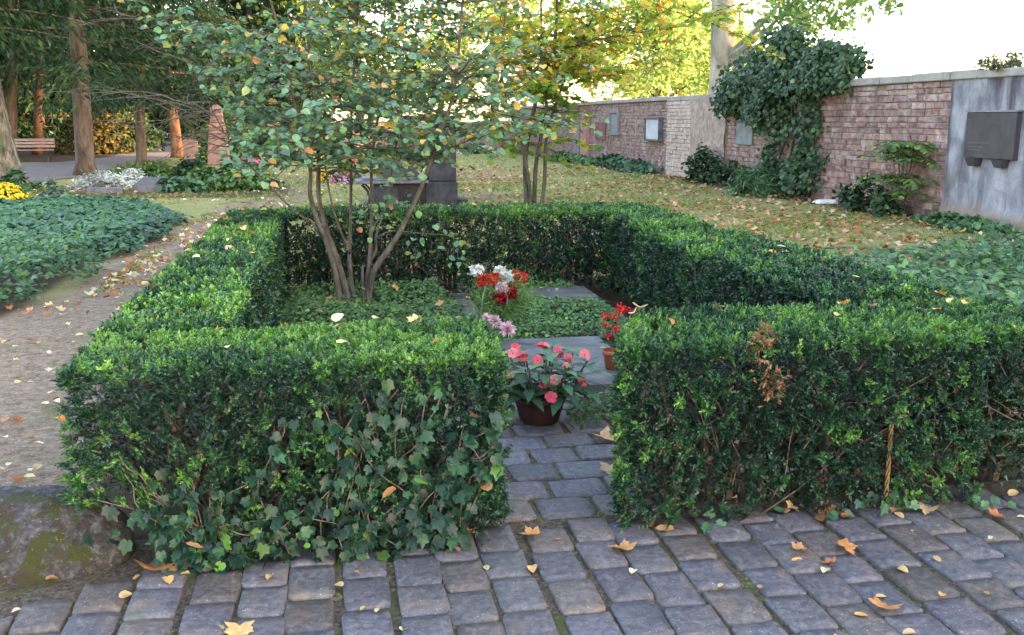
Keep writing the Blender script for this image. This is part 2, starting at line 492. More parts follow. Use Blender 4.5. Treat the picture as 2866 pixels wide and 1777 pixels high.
T_ROUND = fan([(0, .60), (14, .53), (34, .48), (62, .45), (95, .44), (130, .44), (160, .42), (180, .36)], (0, .45), 0.34, 0.35)
T_OVAL = fan([(0, .58), (30, .42), (70, .31), (110, .31), (150, .42), (180, .45)], (0, .45), 0.3, 0.15)
T_MAPLE = fan([(0, .8), (8, .62), (15, .64), (24, .47), (33, .6), (40, .6), (49, .76), (58, .58), (66, .58), (78, .42), (92, .52), (106, .62), (122, .45), (150, .32), (180, .12)], (0, .2), 0.15, 0.2)
T_IVY = fan([(0, .80), (14, .60), (27, .47), (40, .53), (54, .60), (68, .47), (84, .42), (100, .46), (114, .45), (140, .40), (162, .36), (180, .18)], (0, .22), 0.22, 0.3)
T_IVY_LOW = fan([(0, .80), (26, .46), (54, .60), (84, .42), (114, .46), (160, .36)], (0, .22), 0.22, 0.3)
T_OVAL_LOW = fan([(0, .58), (55, .34), (125, .33), (180, .45)], (0, .45), 0.3, 0.15)
T_MAPLE_LOW = fan([(0, .8), (24, .45), (49, .76), (78, .42), (106, .62), (150, .32)], (0, .2), 0.15, 0.2)
T_ROUND_LOW = fan([(0, .58), (40, .48), (90, .45), (140, .45), (180, .38)], (0, .45), 0.34, 0.35)
T_SMALL = (np.array([(0, 0, 0), (.3, .45, .1), (0, 1, -.05), (-.3, .45, .1)]), np.array([(0, 1, 2), (0, 2, 3)]))
T_LANCE = (np.array([(0, 0, 0), (.13, .3, .05), (.14, .6, .03), (0, 1, -.16), (-.14, .6, .03), (-.13, .3, .05), (0, .3, 0), (0, .6, -.03)]),
           np.array([(0, 1, 6), (1, 2, 7), (1, 7, 6), (2, 3, 7), (3, 4, 7), (7, 4, 5), (7, 5, 6), (6, 5, 0)]))
T_BLADE = (np.array([(-.06, 0, 0), (.06, 0, 0), (.03, .1, .6), (0, .3, 1)]), np.array([(0, 1, 2), (0, 2, 3)]))

def curl(T, k, seed):
    """a dried, curled copy of a leaf template"""
    r = np.random.default_rng(seed)
    V = T[0].copy()
    V[:, 2] += k * (V[:, 0] ** 2) * r.uniform(0.6, 1.6) + k * 0.5 * (V[:, 1] - 0.4) ** 2 * r.uniform(-0.5, 1.5) + r.normal(size=len(V)) * 0.04 * k
    V[:, 2] -= V[:, 2].min()
    return V, T[1]

def sprig(n, L, nl, w, seed):
    """yew shoot: stem along +Z with needles in two ranks and a tuft at the tip"""
    r = np.random.default_rng(seed)
    V, F = [], []
    def needle(o, d, l):
        d = d / np.linalg.norm(d)
        s = np.cross(d, r.normal(size=3)); s /= np.linalg.norm(s)
        b = len(V)
        V.extend([o + d * l * .06 + s * w * 1.15, o + d * l, o + d * l * .06 - s * w * 1.15])
        F.append((b, b + 1, b + 2))
    bend = r.normal(size=2) * 0.15
    for i in range(n):
        t = 0.1 + 0.9 * i / max(1, n - 1)
        o = np.array([bend[0] * t * t * L, bend[1] * t * t * L, t * L])
        a = (0 if i % 2 else math.pi) + r.normal() * 0.45 + (r.uniform(0, 6.28) if i > n * 0.65 else 0)
        sp = 0.95 - 0.35 * t
        needle(o, np.array([math.cos(a) * sp, math.sin(a) * sp, 0.55 + 0.4 * t]), nl * (1.05 - 0.35 * t) * r.uniform(.8, 1.15))
    return np.array(V), np.array(F)

# ------------------------------------------------------------------ ground
def in_rect(x, y, x0, x1, y0, y1, s=0.25):
    return np.clip((np.minimum(np.minimum(x - x0, x1 - x), np.minimum(y - y0, y1 - y)) + s) / (2 * s), 0, 1)

def ground_sheet():
    xs = np.concatenate([np.linspace(-300, -20, 10), np.arange(-18, 14.01, 0.16), np.linspace(16, 300, 10)])
    ys = np.concatenate([np.linspace(-60, -1, 6), np.arange(0, 30, 0.16), np.arange(30, 60, 0.6), np.linspace(62, 600, 12)])
    X, Y = np.meshgrid(xs, ys)
    x, y = X.ravel(), Y.ravel()
    P = np.stack([x, y, 0 * x], 1)
    n = noise3(P, 0.9, 1)
    z = np.where((y > 4.2) & (np.abs(x) < 18) & (y < 30), 0.018 * noise3(P, 1.6, 2) - 0.012, -0.012)
    z -= 0.03 * in_rect(x, y, -3.2, 5.4, 0.0, 3.9, 0.1)
    # trodden earth path along the left hedge, thinning to the lawn behind
    cx = np.interp(y, [0, 9, 14, 19, 24], [-1.8, -1.75, -1.7, -1.4, -.9])
    wid = np.interp(y, [0, 4, 8, 13, 17, 24], [2.4, 1.6, 1.1, 0.95, 0.8, 0.6])
    earth = np.clip(1.35 - np.abs(x - cx) / wid + 0.2 * n, 0, 1) * np.clip((27 - y) / 5, 0, 1)
    earth = np.maximum(earth, in_rect(x, y, -14, -1.2, -3, 9.6, .7) * 0.9 + .15 * n * (y < 9.4))
    earth = np.maximum(earth, in_rect(x, y, 3.1, 6.5, -3, 6.6, .5))
    earth = np.maximum(earth, np.clip(0.75 - np.hypot((x - 2.5) / 5.5, (y - 21) / 4.0), 0, 1) * 0.9)   # worn strip behind the back hedge
    earth = np.maximum(earth, in_rect(x, y, -3, 6, 26, 34, 1.5) * (0.5 + 0.3 * n))
    mould = np.maximum(in_rect(x, y, -1.1, 3.1, 3.5, 9.9, .15), in_rect(x, y, -8, -1, 21.8, 25.5, .6))
    mould = np.maximum(mould, in_rect(x, y, -60, -8.6, 40.5, 90, 1.5) * 0.8)
    mould = np.maximum(mould, in_rect(x, y, 9.0, 9.9, 8, 53, .2) * 0.7)
    mould = np.maximum(mould, np.maximum(in_rect(x, y, -7.5, -2.75, 8.6, 17.2, .3), in_rect(x, y, 3.3, 8.2, 5.3, 8.6, .3)))
    C = np.stack([earth, 0 * earth, mould], 1)
    P[:, 2] = z
    nx, ny = len(xs), len(ys)
    i = np.arange((nx - 1) * (ny - 1))
    a = (i // (nx - 1)) * nx + i % (nx - 1)
    F = np.stack([a, a + 1, a + nx + 1, a + nx], 1)
    return struct(inst('ground', np_mesh('ground', P, F, M['ground'], C, True)))
ground_sheet()

def sheet(name, pts, z, m):
    me = bpy.data.meshes.new(name)
    me.from_pydata([(x, y, z) for x, y in pts], [], [tuple(range(len(pts)))])
    me.materials.append(m)
    return struct(inst(name, me))

road_near = [(-30, 22), (-14, 24.5), (-8.05, 27.2), (-7.5, 28.4), (-6.98, 30.2), (-6.75, 33.5), (-6.7, 37.25), (-6.6, 41.4), (-7.4, 50), (-10.2, 71.8), (-14.5, 102)]
road_far = [(-17.5, 104), (-13.6, 73), (-10.9, 59), (-9.95, 51), (-9.5, 45.4), (-10.2, 40.6), (-11.3, 39.4), (-15, 37.5), (-30, 34)]
sheet('road', road_near + road_far, 0.006, M['asphalt'])

# ------------------------------------------------------------------ paving
bed = struct(inst('paving_bed', np_mesh('paving_bed', [(-2.45, 1.3, .002), (4.5, 1.3, .002), (4.5, 3.68, .002), (1.3, 3.68, .002), (1.3, 5.3, .002), (.55, 5.3, .002), (.55, 3.68, .002), (-2.45, 3.68, .002)],
                                                     [(0, 1, 2, 7)], M['joint'])))
bed.data.clear_geometry()
bed.data.from_pydata([(-2.45, 1.3, .013), (4.5, 1.3, .013), (4.5, 3.78, .013), (1.3, 3.78, .013), (1.3, 5.4, .013), (.55, 5.4, .013), (.55, 3.78, .013), (-2.45, 3.78, .013)], [], [(0, 1, 2, 3, 4, 5, 6, 7)])

def sett_mesh(w, l, seed):
    """worn sett: irregular rounded outline, three rings up to a softly domed top"""
    r = np.random.default_rng(seed)
    n = 20
    V = []
    ph = r.uniform(0, 6.28, 4)
    rings = ((1.0, -0.05), (1.0, 0.010), (0.99, 0.0195), (0.965, 0.0245), (0.6, 0.0265))
    for k, (sc, z) in enumerate(rings):
        for i in range(n):
            t = 2 * math.pi * (i + 0.5) / n
            c, s = math.cos(t), math.sin(t)
            e = 0.2
            x = math.copysign(abs(c) ** e, c); y = math.copysign(abs(s) ** e, s)
            wob = 1 + 0.014 * math.sin(3 * t + ph[0]) + 0.012 * math.sin(5 * t + ph[1]) + 0.01 * math.sin(9 * t + ph[2])
            tl = (0.003 * math.sin(2 * t + ph[3]) + r.normal() * 0.0012) if k >= 2 else 0
            V.append((x * w / 2 * sc * wob, y * l / 2 * sc * wob, z + tl))
    V.append((0, 0, 0.0268))
    F = []
    for k in range(len(rings) - 1):
        for i in range(n):
            j = (i + 1) % n
            F.append((k * n + i, k * n + j, (k + 1) * n + j, (k + 1) * n + i))
    b = (len(rings) - 1) * n
    for i in range(n):
        F.append((b + i, b + (i + 1) % n, b + n))
    me = bpy.data.meshes.new('sett')
    me.from_pydata(V, [], F)
    me.polygons.foreach_set('use_smooth', [True] * len(F))
    me.materials.append(M['sett'])
    return me
SETTS = [sett_mesh(0.163, 0.225, 100 + i) for i in range(9)]
moss_pts = []

def sett(x, y, rz, sx=1.0, sy=1.0):
    s = random.uniform(.86, 1.14)
    tone = random.gauss(1, .09)
    c = (tone * random.uniform(.97, 1.05), tone, tone * random.uniform(.98, 1.08))
    if random.random() < .25:
        c = (tone * 1.1, tone * .98, tone * .86)
    Mx = Matrix.Translation((x, y, random.uniform(-.004, .005))) @ Euler((random.gauss(0, .006), random.gauss(0, .007), rz + random.gauss(0, .022))).to_matrix().to_4x4() @ Matrix.Diagonal((sx, sy, 1, 1))
    o = inst('sett', random.choice(SETTS), bed, Mx, c)
    hw, hl = .0865 * sx, .118 * sy
    cr, sr = math.cos(rz), math.sin(rz)
    for k in range(46):
        t = random.uniform(-1, 1)
        lx, ly = ((hw * random.choice((-1, 1)), hl * t) if random.random() < .62 else (hw * t, hl * random.choice((-1, 1))))
        moss_pts.append((x + lx * cr - ly * sr + random.gauss(0, .006), y + lx * sr + ly * cr + random.gauss(0, .006)))
    return o

px = 0.173
for i in range(-12, 23):
    x = 0.06 + i * px + 0.012 * math.sin(i * 1.7)
    off = (0.118 if i % 2 else 0) + random.gauss(0, .022)
    y = 3.60 + off - (0.08 if x < 0.4 else 0.0)
    if .5 < x < 1.3:
        y = min(y, 3.66)
    while y > 1.75:
        s = random.uniform(.9, 1.07)
        l = 0.227 * s
        if not (y - l / 2 < 1.65) and not (x < -.7 and y > 3.42):
            sett(x + random.gauss(0, .004), y - l / 2, 0, random.uniform(.95, 1.02), s)
        y -= l + random.uniform(.005, .014)
y = 3.70
row = 0
while y < 5.3:
    h = 0.163 * random.uniform(1.14, 1.3)
    x = .52 + (0.13 if row % 2 else 0) + random.uniform(-.02, .02)
    while x < 1.2:
        s = random.uniform(.88, 1.12)
        sett(x + .113 * s, y + h / 2, R(90), h / .163, s)
        x += .226 * s + random.uniform(.012, .02)
    y += h + random.uniform(.010, .016)
    row += 1

# moss cushions in the joints
mp = np.array(moss_pts)
dens = noise3(np.column_stack([mp, 0 * mp[:, 0]]), 2.6, 21) + .55 * noise3(np.column_stack([mp, 0 * mp[:, 0]]), 9, 22)
mp = mp[dens + rng.normal(size=len(mp)) * .3 > -.08]
nP = len(mp)
tV = np.array([(1, 0, 0), (.5, .87, 0), (-.5, .87, 0), (-1, 0, 0), (-.5, -.87, 0), (.5, -.87, 0), (0.1, 0, .8)], float)
tF = np.array([(i, (i + 1) % 6, 6) for i in range(6)])
V, F, C = scatter(tV, tF, np.column_stack([mp, np.full(nP, .013)]), basis(np.tile([0, 0, 1.], (nP, 1))), rng.uniform(.003, .009, nP),
                  pick([(.085, .11, .02), (.13, .14, .03), (.13, .10, .05), (.05, .068, .018)], [4, 2, 2, 2], nP), 0.12)
o = stuff(inst('joint_moss', np_mesh('joint_moss', V, F, M['grass'], C, True)))
tag(o, 'green moss growing in the joints of the grey sett paving', 'moss')

# ------------------------------------------------------------------ brick wall on the right
WX = 9.65
def brick_mesh(seed, l=0.30, h=0.125):
    r = np.random.default_rng(seed)
    V = []
    for (k, d) in ((0, .0), (1, .012)):
        for (yy, zz) in ((-1, -1), (1, -1), (1, 1), (-1, 1)):
            j = r.normal(size=2) * .003
            V.append((.06 if k == 0 else 0.006, yy * l / 2 + j[0], zz * h / 2 + j[1]))
    for (yy, zz) in ((-1, -1), (1, -1), (1, 1), (-1, 1)):
        V.append((-.006 + r.normal() * .005, yy * (l / 2 - .012), zz * (h / 2 - .012)))
    V.append((-.012 + r.normal() * .006, r.normal() * .03, r.normal() * .015))
    F = []
    for k in (0, 4):
        for i in range(4):
            j = (i + 1) % 4
            F.append((k + i, k + 4 + i, k + 4 + j, k + j))
    for i in range(4):
        F.append((8 + i, 12, 8 + (i + 1) % 4))
    me = bpy.data.meshes.new('brick')
    me.from_pydata(V, [], F)
    me.materials.append(M['brick'])
    return me
BRICKS = [brick_mesh(200 + i) for i in range(8)]

def courses(y0, y1, z0, z1, L, H, miss=0.0):
    out = []
    z = z0
    while z < z1 - .03:
        h = min(H * random.uniform(.8, 1.22), z1 - z)
        if z1 - z - h < .05:
            h = z1 - z
        y = y0
        while y < y1 - .02:
            l = L * random.choice((.55, .8, 1, 1, 1.25, 1.5)) * random.uniform(.9, 1.1)
            if y1 - y - l < .1:
                l = y1 - y
            if random.random() > miss:
                out.append((y + l / 2, z + h / 2, l / L, h / H))
            y += l
        z += h
    return out

def brick_wall(name, label, y0, y1, top, mcore, L=.27, H=.108, ind=True, mat=None, x=WX, missing=.02):
    t = thing(name, label, 'wall', (x + .2, (y0 + y1) / 2, 0))
    MB().box(x + .022, x + .36, y0, y1, -.1, top).build('wall_core', mcore, t)
    cs = courses(y0, y1, 0.0, top - .005, L, H, missing)
    cs.sort(key=lambda c: c[0])
    rest = []
    for k, (yy, zz, s, hs) in enumerate(cs):
        Mx = Matrix.Translation((x + random.gauss(0, .009), yy, zz)) @ Matrix.Diagonal((1, (L * s - .016) / .30, (H * hs - .016) / .125, 1))
        tone = random.gauss(1, .15)
        c = (tone * random.uniform(.93, 1.1), tone, tone * random.uniform(.93, 1.06))
        if random.random() < .05:
            c = (1.35, 1.45, 1.5)
        if ind and k < 300:
            inst('brick', random.choice(BRICKS), t, Mx, c)
        else:
            rest.append((Mx, random.choice(BRICKS)))
    if rest:
        mb = MB()
        for Mx, me in rest:
            mb.add([Mx @ v.co for v in me.vertices], [tuple(p.vertices) for p in me.polygons])
        o = stuff(mb.build('brickwork', mat or M['brick'], t))
    return t

def coping(t, y0, y1, z, hgt, over=.05, step=1.1, m='coping', x=WX):
    y = y0
    while y < y1 - .05:
        l = min(step * random.uniform(.9, 1.1), y1 - y)
        MB().box(x - over + random.gauss(0, .005), x + .36 + over, y + .006, y + l - .006, z, z + hgt + random.gauss(0, .006), .015).build('coping_stone', M[m], t)
        y += l

wB = brick_wall('brick_wall', 'weathered red brick wall between grey rendered bay and tan rendered bay', 14.66, 23.82, 2.2, M['mortar'])
coping(wB, 14.66, 23.82, 2.2, .14, .06)
wD = brick_wall('brick_wall', 'soot-stained brick wall carrying a framed tablet and a pale slab', 28.32, 37.35, 2.13, M['mortar'], ind=False)
coping(wD, 28.32, 37.35, 2.13, .12, .09, 1.0)
# rendered bay (nearest)
wA = thing('rendered_wall', 'grey cement rendered wall with dark run-off streaks beside the red bricks', 'wall', (WX + .2, 11.6, 0))
nz, ny = 24, 60
gy_, gz_ = np.linspace(8.5, 14.65, ny), np.linspace(-.1, 2.2, nz)
GY, GZ = np.meshgrid(gy_, gz_)
P = np.stack([0 * GY.ravel() + WX - .012, GY.ravel(), GZ.ravel()], 1)
P[:, 0] += .008 * noise3(P, 4, 5) - .05 * np.clip((.28 + .06 * noise3(P, 3, 6) - P[:, 2]) / .12, 0, 1)
i = np.arange((ny - 1) * (nz - 1)); a = (i // (ny - 1)) * ny + i % (ny - 1)
inst('render_coat', np_mesh('render_coat', P, np.stack([a, a + ny, a + ny + 1, a + 1], 1), M['render'], None, True), wA)
MB().box(WX + .005, WX + .36, 8.5, 14.655, -.1, 2.2).build('wall_core', M['mortar'], wA)
coping(wA, 8.5, 14.655, 2.2, .13)
# tan bay with limewashed bricks on its far half
wC = brick_wall('limewashed_wall', 'pale bay of the wall, half limewashed brick and half tan render', 26.25, 28.3, 2.1, M['limewash'], ind=False, mat=M['limewash'], x=WX - .06, missing=0)
GY, GZ = np.meshgrid(np.linspace(23.84, 26.27, 40), np.linspace(-.05, 2.12, 36))
P = np.stack([0 * GY.ravel() + WX - .075, GY.ravel(), GZ.ravel()], 1)
P[:, 0] += .02 * noise3(P, 5, 7) + .012 * noise3(P, 14, 8)
ny, nz = 40, 36
i = np.arange((ny - 1) * (nz - 1)); a = (i // (ny - 1)) * ny + i % (ny - 1)
inst('render_coat', np_mesh('render_coat', P, np.stack([a, a + ny, a + ny + 1, a + 1], 1), M['tan_plaster'], None, True), wC)
MB().box(WX - .04, WX + .36, 23.84, 26.26, -.1, 2.1).build('wall_core', M['tan_plaster'], wC)
coping(wC, 23.84, 28.3, 2.1, .13, .07)
# far stretch with pilasters and the end wall
wE = brick_wall('brick_wall', 'shaded far stretch of brick wall behind the pink pilaster slabs', 39.6, 53.0, 2.1, M['mortar'], ind=False)
coping(wE, 37.37, 53.0, 2.12, .12, .06, 1.3)
MB().box(WX, WX + .36, 37.36, 39.6, -.1, 2.11).build('pier_core', M['red_panel'], wE)
for y0, y1, mm in ((37.5, 38.35, 'pink_plaster'), (38.55, 39.45, 'greystone')):
    MB().box(WX - .16, WX + .02, y0, y1, -.05, 1.85, .02).build('pilaster_slab', M[mm], wE)
wF = thing('end_wall', 'dark red brick wall closing the far end of the cemetery', 'wall', (3, 53.2, 0))
mb = MB()
for k in range(10):
    x = -6 + (0.16 if k % 2 else 0)
    while x < 9.6:
        j = random.gauss(0, .006)
        mb.box(x, min(x + .30, 9.64), 53.0 + j, 53.1, k * .136 + .01, k * .136 + .126)
        x += .315
stuff(mb.build('brickwork', M['brick'], wF))
MB().box(-6, 9.64, 53.04, 53.36, -.1, 1.36).build('wall_core', M['mortar'], wF)
MB().box(-6, 9.64, 52.95, 53.42, 1.365, 1.46, .02).build('coping_stone', M['coping'], wF)

# plaques on the wall
def plaque(name, label, y0, y1, z0, z1, d, m, frame=None, fw=.06, inset=None, xx=WX):
    t = thing(name, label, 'plaque', (xx, (y0 + y1) / 2, z0))
    MB().box(xx - d, xx + .03, y0, y1, z0, z1, .008).build('panel', M[m], t)
    if frame:
        f = MB()
        f.box(xx - d - .05, xx + .03, y0 - fw, y0, z0 - fw, z1 + fw, .006)
        f.box(xx - d - .05, xx + .03, y1, y1 + fw, z0 - fw, z1 + fw, .006)
        f.box(xx - d - .05, xx + .03, y0 + .001, y1 - .001, z0 - fw, z0, .006)
        f.box(xx - d - .05, xx + .03, y0 + .001, y1 - .001, z1, z1 + fw, .006)
        f.build('frame', M[frame], t)
    return t
pA = plaque('memorial_plaque', 'large dark square memorial plaque resting on two stone brackets', 12.93, 14.08, 1.02, 1.7, .09, 'bronze')
for y0 in (13.1, 13.72):
    MB().frustum(WX - .07, y0 + .11, .9, 1.015, .05, .08, .09, .12).build('bracket', M['bronze'], pA)
MB().box(WX - .1, WX, 12.9, 14.1, 1.702, 1.725).build('top_ledge', M['greystone'], pA)
for (zz, ya, yb) in ((1.235, 13.5, 14.0), (1.175, 13.62, 13.99), (1.13, 13.7, 13.97)):
    lt = MB()
    y = yb
    while y > ya:
        w = random.uniform(.012, .026)
        lt.box(WX - .093, WX - .0895, y - w, y, zz, zz + .022)
        y -= w + random.uniform(.006, .02)
    stuff(lt.build('inscription_line', M['letters'], pA))
plaque('wall_tablet', 'plain grey slate tablet on the brick beside the ivy mass', 22.2, 23.15, 1.0, 1.52, .05, 'slate')
plaque('wall_tablet', 'pale grey slab with dark edge hanging next to the limewashed bay', 28.78, 30.1, 1.0, 1.6, .12, 'pale_slab', 'kerbstone', .05)
plaque('wall_tablet', 'dark tablet set in a raised pale stone frame on the brick wall', 33.45, 34.4, 1.17, 1.8, .05, 'slate', 'greystone', .12)
plaque('wall_tablet', 'flat dull red panel beside the stone-framed tablet', 35.1, 36.5, .86, 1.5, .06, 'red_panel')

# ------------------------------------------------------------------ unseen building added outside the frame on the right, to shade the graves
hs = thing('shade_house', 'tall plastered building with tiled roof, unseen, added to shade the graves', 'shade_house', (24, 2, 0))
MB().box(17.5, 30, -18, 17.4, -.1, 14.5).build('wall', M['shade_house'], hs)
MB().add([(17, -18.5, 14.5), (30.5, -18.5, 14.5), (30.5, 17.9, 14.5), (17, 17.9, 14.5), (23.7, -14, 18.5), (23.7, 13.5, 18.5)],
         [(0, 3, 5, 4), (1, 4, 5, 2), (0, 4, 1), (2, 5, 3), (0, 1, 2, 3)]).build('roof', M['roof'], hs)
for k in range(4):
    for j in range(9):
        y0 = -16.5 + j * 4
        w = MB().box(17.46, 17.52, y0, y0 + 1.2, 1.5 + k * 3.5, 3.2 + k * 3.5).build('window', M['white_enamel'], hs)
        MB().box(17.445, 17.458, y0 + .1, y0 + 1.1, 1.6 + k * 3.5, 3.1 + k * 3.5).build('pane', M['glass'], w)

# ------------------------------------------------------------------ hedges
SPR_HI = [sprig(11, .030, .0155, .0028, s) for s in range(4)]
SPR_MID = [sprig(7, .034, .020, .0047, 10 + s) for s in range(3)]
SPR_LOW = [sprig(6, .07, .034, .005, 20 + s) for s in range(3)]
YEW = [(.007, .032, .018), (.012, .057, .026), (.027, .105, .034), (.058, .18, .038), (.11, .265, .045), (.10, .055, .028)]

def box_surface(b, n, faces, r):
    """random points on a rounded box; faces = {'x-':w,...} -> P, normal"""
    x0, x1, y0, y1, z0, z1 = b
    fs = list(faces)
    ar = {'x-': (y1 - y0) * (z1 - z0), 'x+': (y1 - y0) * (z1 - z0), 'y-': (x1 - x0) * (z1 - z0), 'y+': (x1 - x0) * (z1 - z0), 'z+': (x1 - x0) * (y1 - y0)}
    w = np.array([ar[f] * faces[f] for f in fs])
    cnt = (n * w).astype(int)
    Ps, Ns = [], []
    lo, hi = np.array([x0, y0, z0]), np.array([x1, y1, z1])
    for f, c in zip(fs, cnt):
        p = lo + (hi - lo) * rng.random((c, 3))
        ax = 'xyz'.index(f[0])
        p[:, ax] = hi[ax] if f[1] == '+' else lo[ax]
        nn = np.zeros((c, 3)); nn[:, ax] = 1 if f[1] == '+' else -1
        q = np.clip(p, lo + r, np.maximum(hi - r, lo + r))
        q[:, 2] = np.clip(p[:, 2], z0, z1 - r)
        d = p - q
        L = np.linalg.norm(d, axis=1, keepdims=True)
        d = np.where(L > 1e-6, d / np.maximum(L, 1e-6), nn)
        Ps.append(q + d * r); Ns.append(d)
    return np.concatenate(Ps), np.concatenate(Ns)

def hedge(name, label, boxes, dens, sprs, size=1.0, lift=.1, twigs=120, seed=0, bright=1.0, warp=None):
    b0 = boxes[0][0]
    t = thing(name, label, 'hedge', ((b0[0] + b0[1]) / 2, (b0[2] + b0[3]) / 2, 0))
    parts = []
    tw = MB()
    for b, faces in boxes:
        lf = max(lift, b[4])
        bz = (b[0], b[1], b[2], b[3], lf, b[5])
        P, Nn = box_surface(bz, dens / 6.6, faces, .06)
        # tufts: uneven clipping, hollows and a thinner foot
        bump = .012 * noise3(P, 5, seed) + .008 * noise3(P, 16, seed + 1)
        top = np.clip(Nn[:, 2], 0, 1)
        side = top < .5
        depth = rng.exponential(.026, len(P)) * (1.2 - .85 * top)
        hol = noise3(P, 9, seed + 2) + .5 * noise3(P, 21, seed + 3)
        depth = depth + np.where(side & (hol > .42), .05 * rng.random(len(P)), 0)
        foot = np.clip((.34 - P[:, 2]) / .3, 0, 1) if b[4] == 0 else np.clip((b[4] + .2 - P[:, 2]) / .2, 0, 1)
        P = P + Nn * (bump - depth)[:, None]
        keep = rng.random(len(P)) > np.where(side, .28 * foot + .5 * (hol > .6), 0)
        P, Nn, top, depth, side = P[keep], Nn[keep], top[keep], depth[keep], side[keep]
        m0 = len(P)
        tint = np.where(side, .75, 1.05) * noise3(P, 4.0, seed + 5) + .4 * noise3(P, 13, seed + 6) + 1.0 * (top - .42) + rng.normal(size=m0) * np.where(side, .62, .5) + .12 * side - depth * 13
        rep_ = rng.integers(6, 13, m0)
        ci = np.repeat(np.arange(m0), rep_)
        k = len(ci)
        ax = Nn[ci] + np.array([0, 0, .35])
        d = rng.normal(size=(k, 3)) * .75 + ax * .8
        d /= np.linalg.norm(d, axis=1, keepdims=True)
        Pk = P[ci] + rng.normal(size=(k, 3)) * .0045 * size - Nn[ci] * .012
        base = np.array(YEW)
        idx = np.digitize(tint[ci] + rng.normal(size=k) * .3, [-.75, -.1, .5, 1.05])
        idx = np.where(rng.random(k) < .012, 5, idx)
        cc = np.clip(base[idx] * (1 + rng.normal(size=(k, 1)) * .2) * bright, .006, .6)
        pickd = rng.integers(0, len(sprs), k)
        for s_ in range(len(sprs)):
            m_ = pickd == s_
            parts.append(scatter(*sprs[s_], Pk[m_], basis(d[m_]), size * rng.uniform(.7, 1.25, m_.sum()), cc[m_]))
        # inner growth: fewer, older shoots that close the hedge
        Q = np.array([b[0] + .09, b[2] + .09, lift + .05]) + np.array([b[1] - b[0] - .18, b[3] - b[2] - .18, b[5] - lift - .15]) * rng.random((int(dens * .42 * (b[1] - b[0]) * (b[3] - b[2])) + 50, 3))
        parts.append(scatter(*SPR_LOW[0], Q, basis(rng.normal(size=Q.shape)), size * 1.25, pick(YEW[:2] + [(.05, .032, .022)], [3, 2, 1.3], len(Q))))
        for _ in range(int(twigs * (b[1] - b[0]) * (b[3] - b[2]))):
            x, y_ = random.uniform(b[0] + .06, b[1] - .06), random.uniform(b[2] + .08, b[3] - .06)
            z = random.uniform(0, .35)
            pts = [(x, y_, z)]
            dx, dy = random.gauss(0, .1), random.gauss(0, .1)
            for q in range(3):
                x = min(max(x + dx + random.gauss(0, .03), b[0] + .03), b[1] - .03)
                y_ = min(max(y_ + dy + random.gauss(0, .03), b[2] + .055), b[3] - .03)
                z = min(z + random.uniform(.06, .16), b[5] - .07)
                pts.append((x, y_, z))
            tw.tube(pts, [.0045, .0035, .0025, .0012], 4, False)
        n_tr = max(2, int((b[1] - b[0]) * (b[3] - b[2]) / .07))
        for _ in range(n_tr):
            x, y_ = random.uniform(b[0] + .24, b[1] - .24), random.uniform(b[2] + .24, b[3] - .2)
            tw.tube([(x, y_, -.05), (x + random.gauss(0, .03), y_ + random.gauss(0, .03), .25), (x + random.gauss(0, .08), y_ + random.gauss(0, .08), .6)], [.022, .016, .007], 6, False)
    V, F, C = join(parts)
    if warp:
        V = warp(V)
        tw.v = [tuple(p) for p in warp(np.array(tw.v))]
    stuff(inst('foliage', np_mesh('hedge_foliage', V, F, M['needle'], C), t))
    stuff(tw.build('twigs', M['twig'], t))
    return t

HZ = .76
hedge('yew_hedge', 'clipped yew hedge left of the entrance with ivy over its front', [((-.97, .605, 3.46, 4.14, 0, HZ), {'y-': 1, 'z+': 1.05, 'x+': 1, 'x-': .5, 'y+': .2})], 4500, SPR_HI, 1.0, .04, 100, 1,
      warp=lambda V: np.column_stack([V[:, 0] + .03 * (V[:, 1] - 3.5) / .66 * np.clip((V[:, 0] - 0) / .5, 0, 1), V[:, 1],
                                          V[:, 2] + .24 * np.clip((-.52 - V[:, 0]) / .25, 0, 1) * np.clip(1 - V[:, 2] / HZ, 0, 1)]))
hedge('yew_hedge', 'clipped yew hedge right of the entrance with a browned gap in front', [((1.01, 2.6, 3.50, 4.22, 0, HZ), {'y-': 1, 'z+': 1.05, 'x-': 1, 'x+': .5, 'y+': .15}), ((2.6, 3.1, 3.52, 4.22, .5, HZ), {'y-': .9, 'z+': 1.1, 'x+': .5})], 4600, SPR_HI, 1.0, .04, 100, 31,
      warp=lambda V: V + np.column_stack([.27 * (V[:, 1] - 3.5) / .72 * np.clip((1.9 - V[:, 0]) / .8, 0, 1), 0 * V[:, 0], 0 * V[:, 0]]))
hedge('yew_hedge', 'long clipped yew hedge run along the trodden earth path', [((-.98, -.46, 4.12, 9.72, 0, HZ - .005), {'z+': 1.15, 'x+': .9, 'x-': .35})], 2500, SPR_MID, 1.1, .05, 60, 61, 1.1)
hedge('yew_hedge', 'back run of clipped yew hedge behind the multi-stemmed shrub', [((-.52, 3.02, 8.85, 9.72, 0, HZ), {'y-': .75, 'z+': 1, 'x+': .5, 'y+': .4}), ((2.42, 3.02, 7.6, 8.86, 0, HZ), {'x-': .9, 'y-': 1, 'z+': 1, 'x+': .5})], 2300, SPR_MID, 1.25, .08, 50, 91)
hedge('yew_hedge', 'right run of clipped yew hedge nearest the brick wall', [((2.2, 2.92, 4.2, 6.95, 0, HZ + .03), {'x-': .9, 'y+': .6, 'z+': 1.1, 'x+': .5})], 2500, SPR_MID, 1.15, .05, 50, 121)
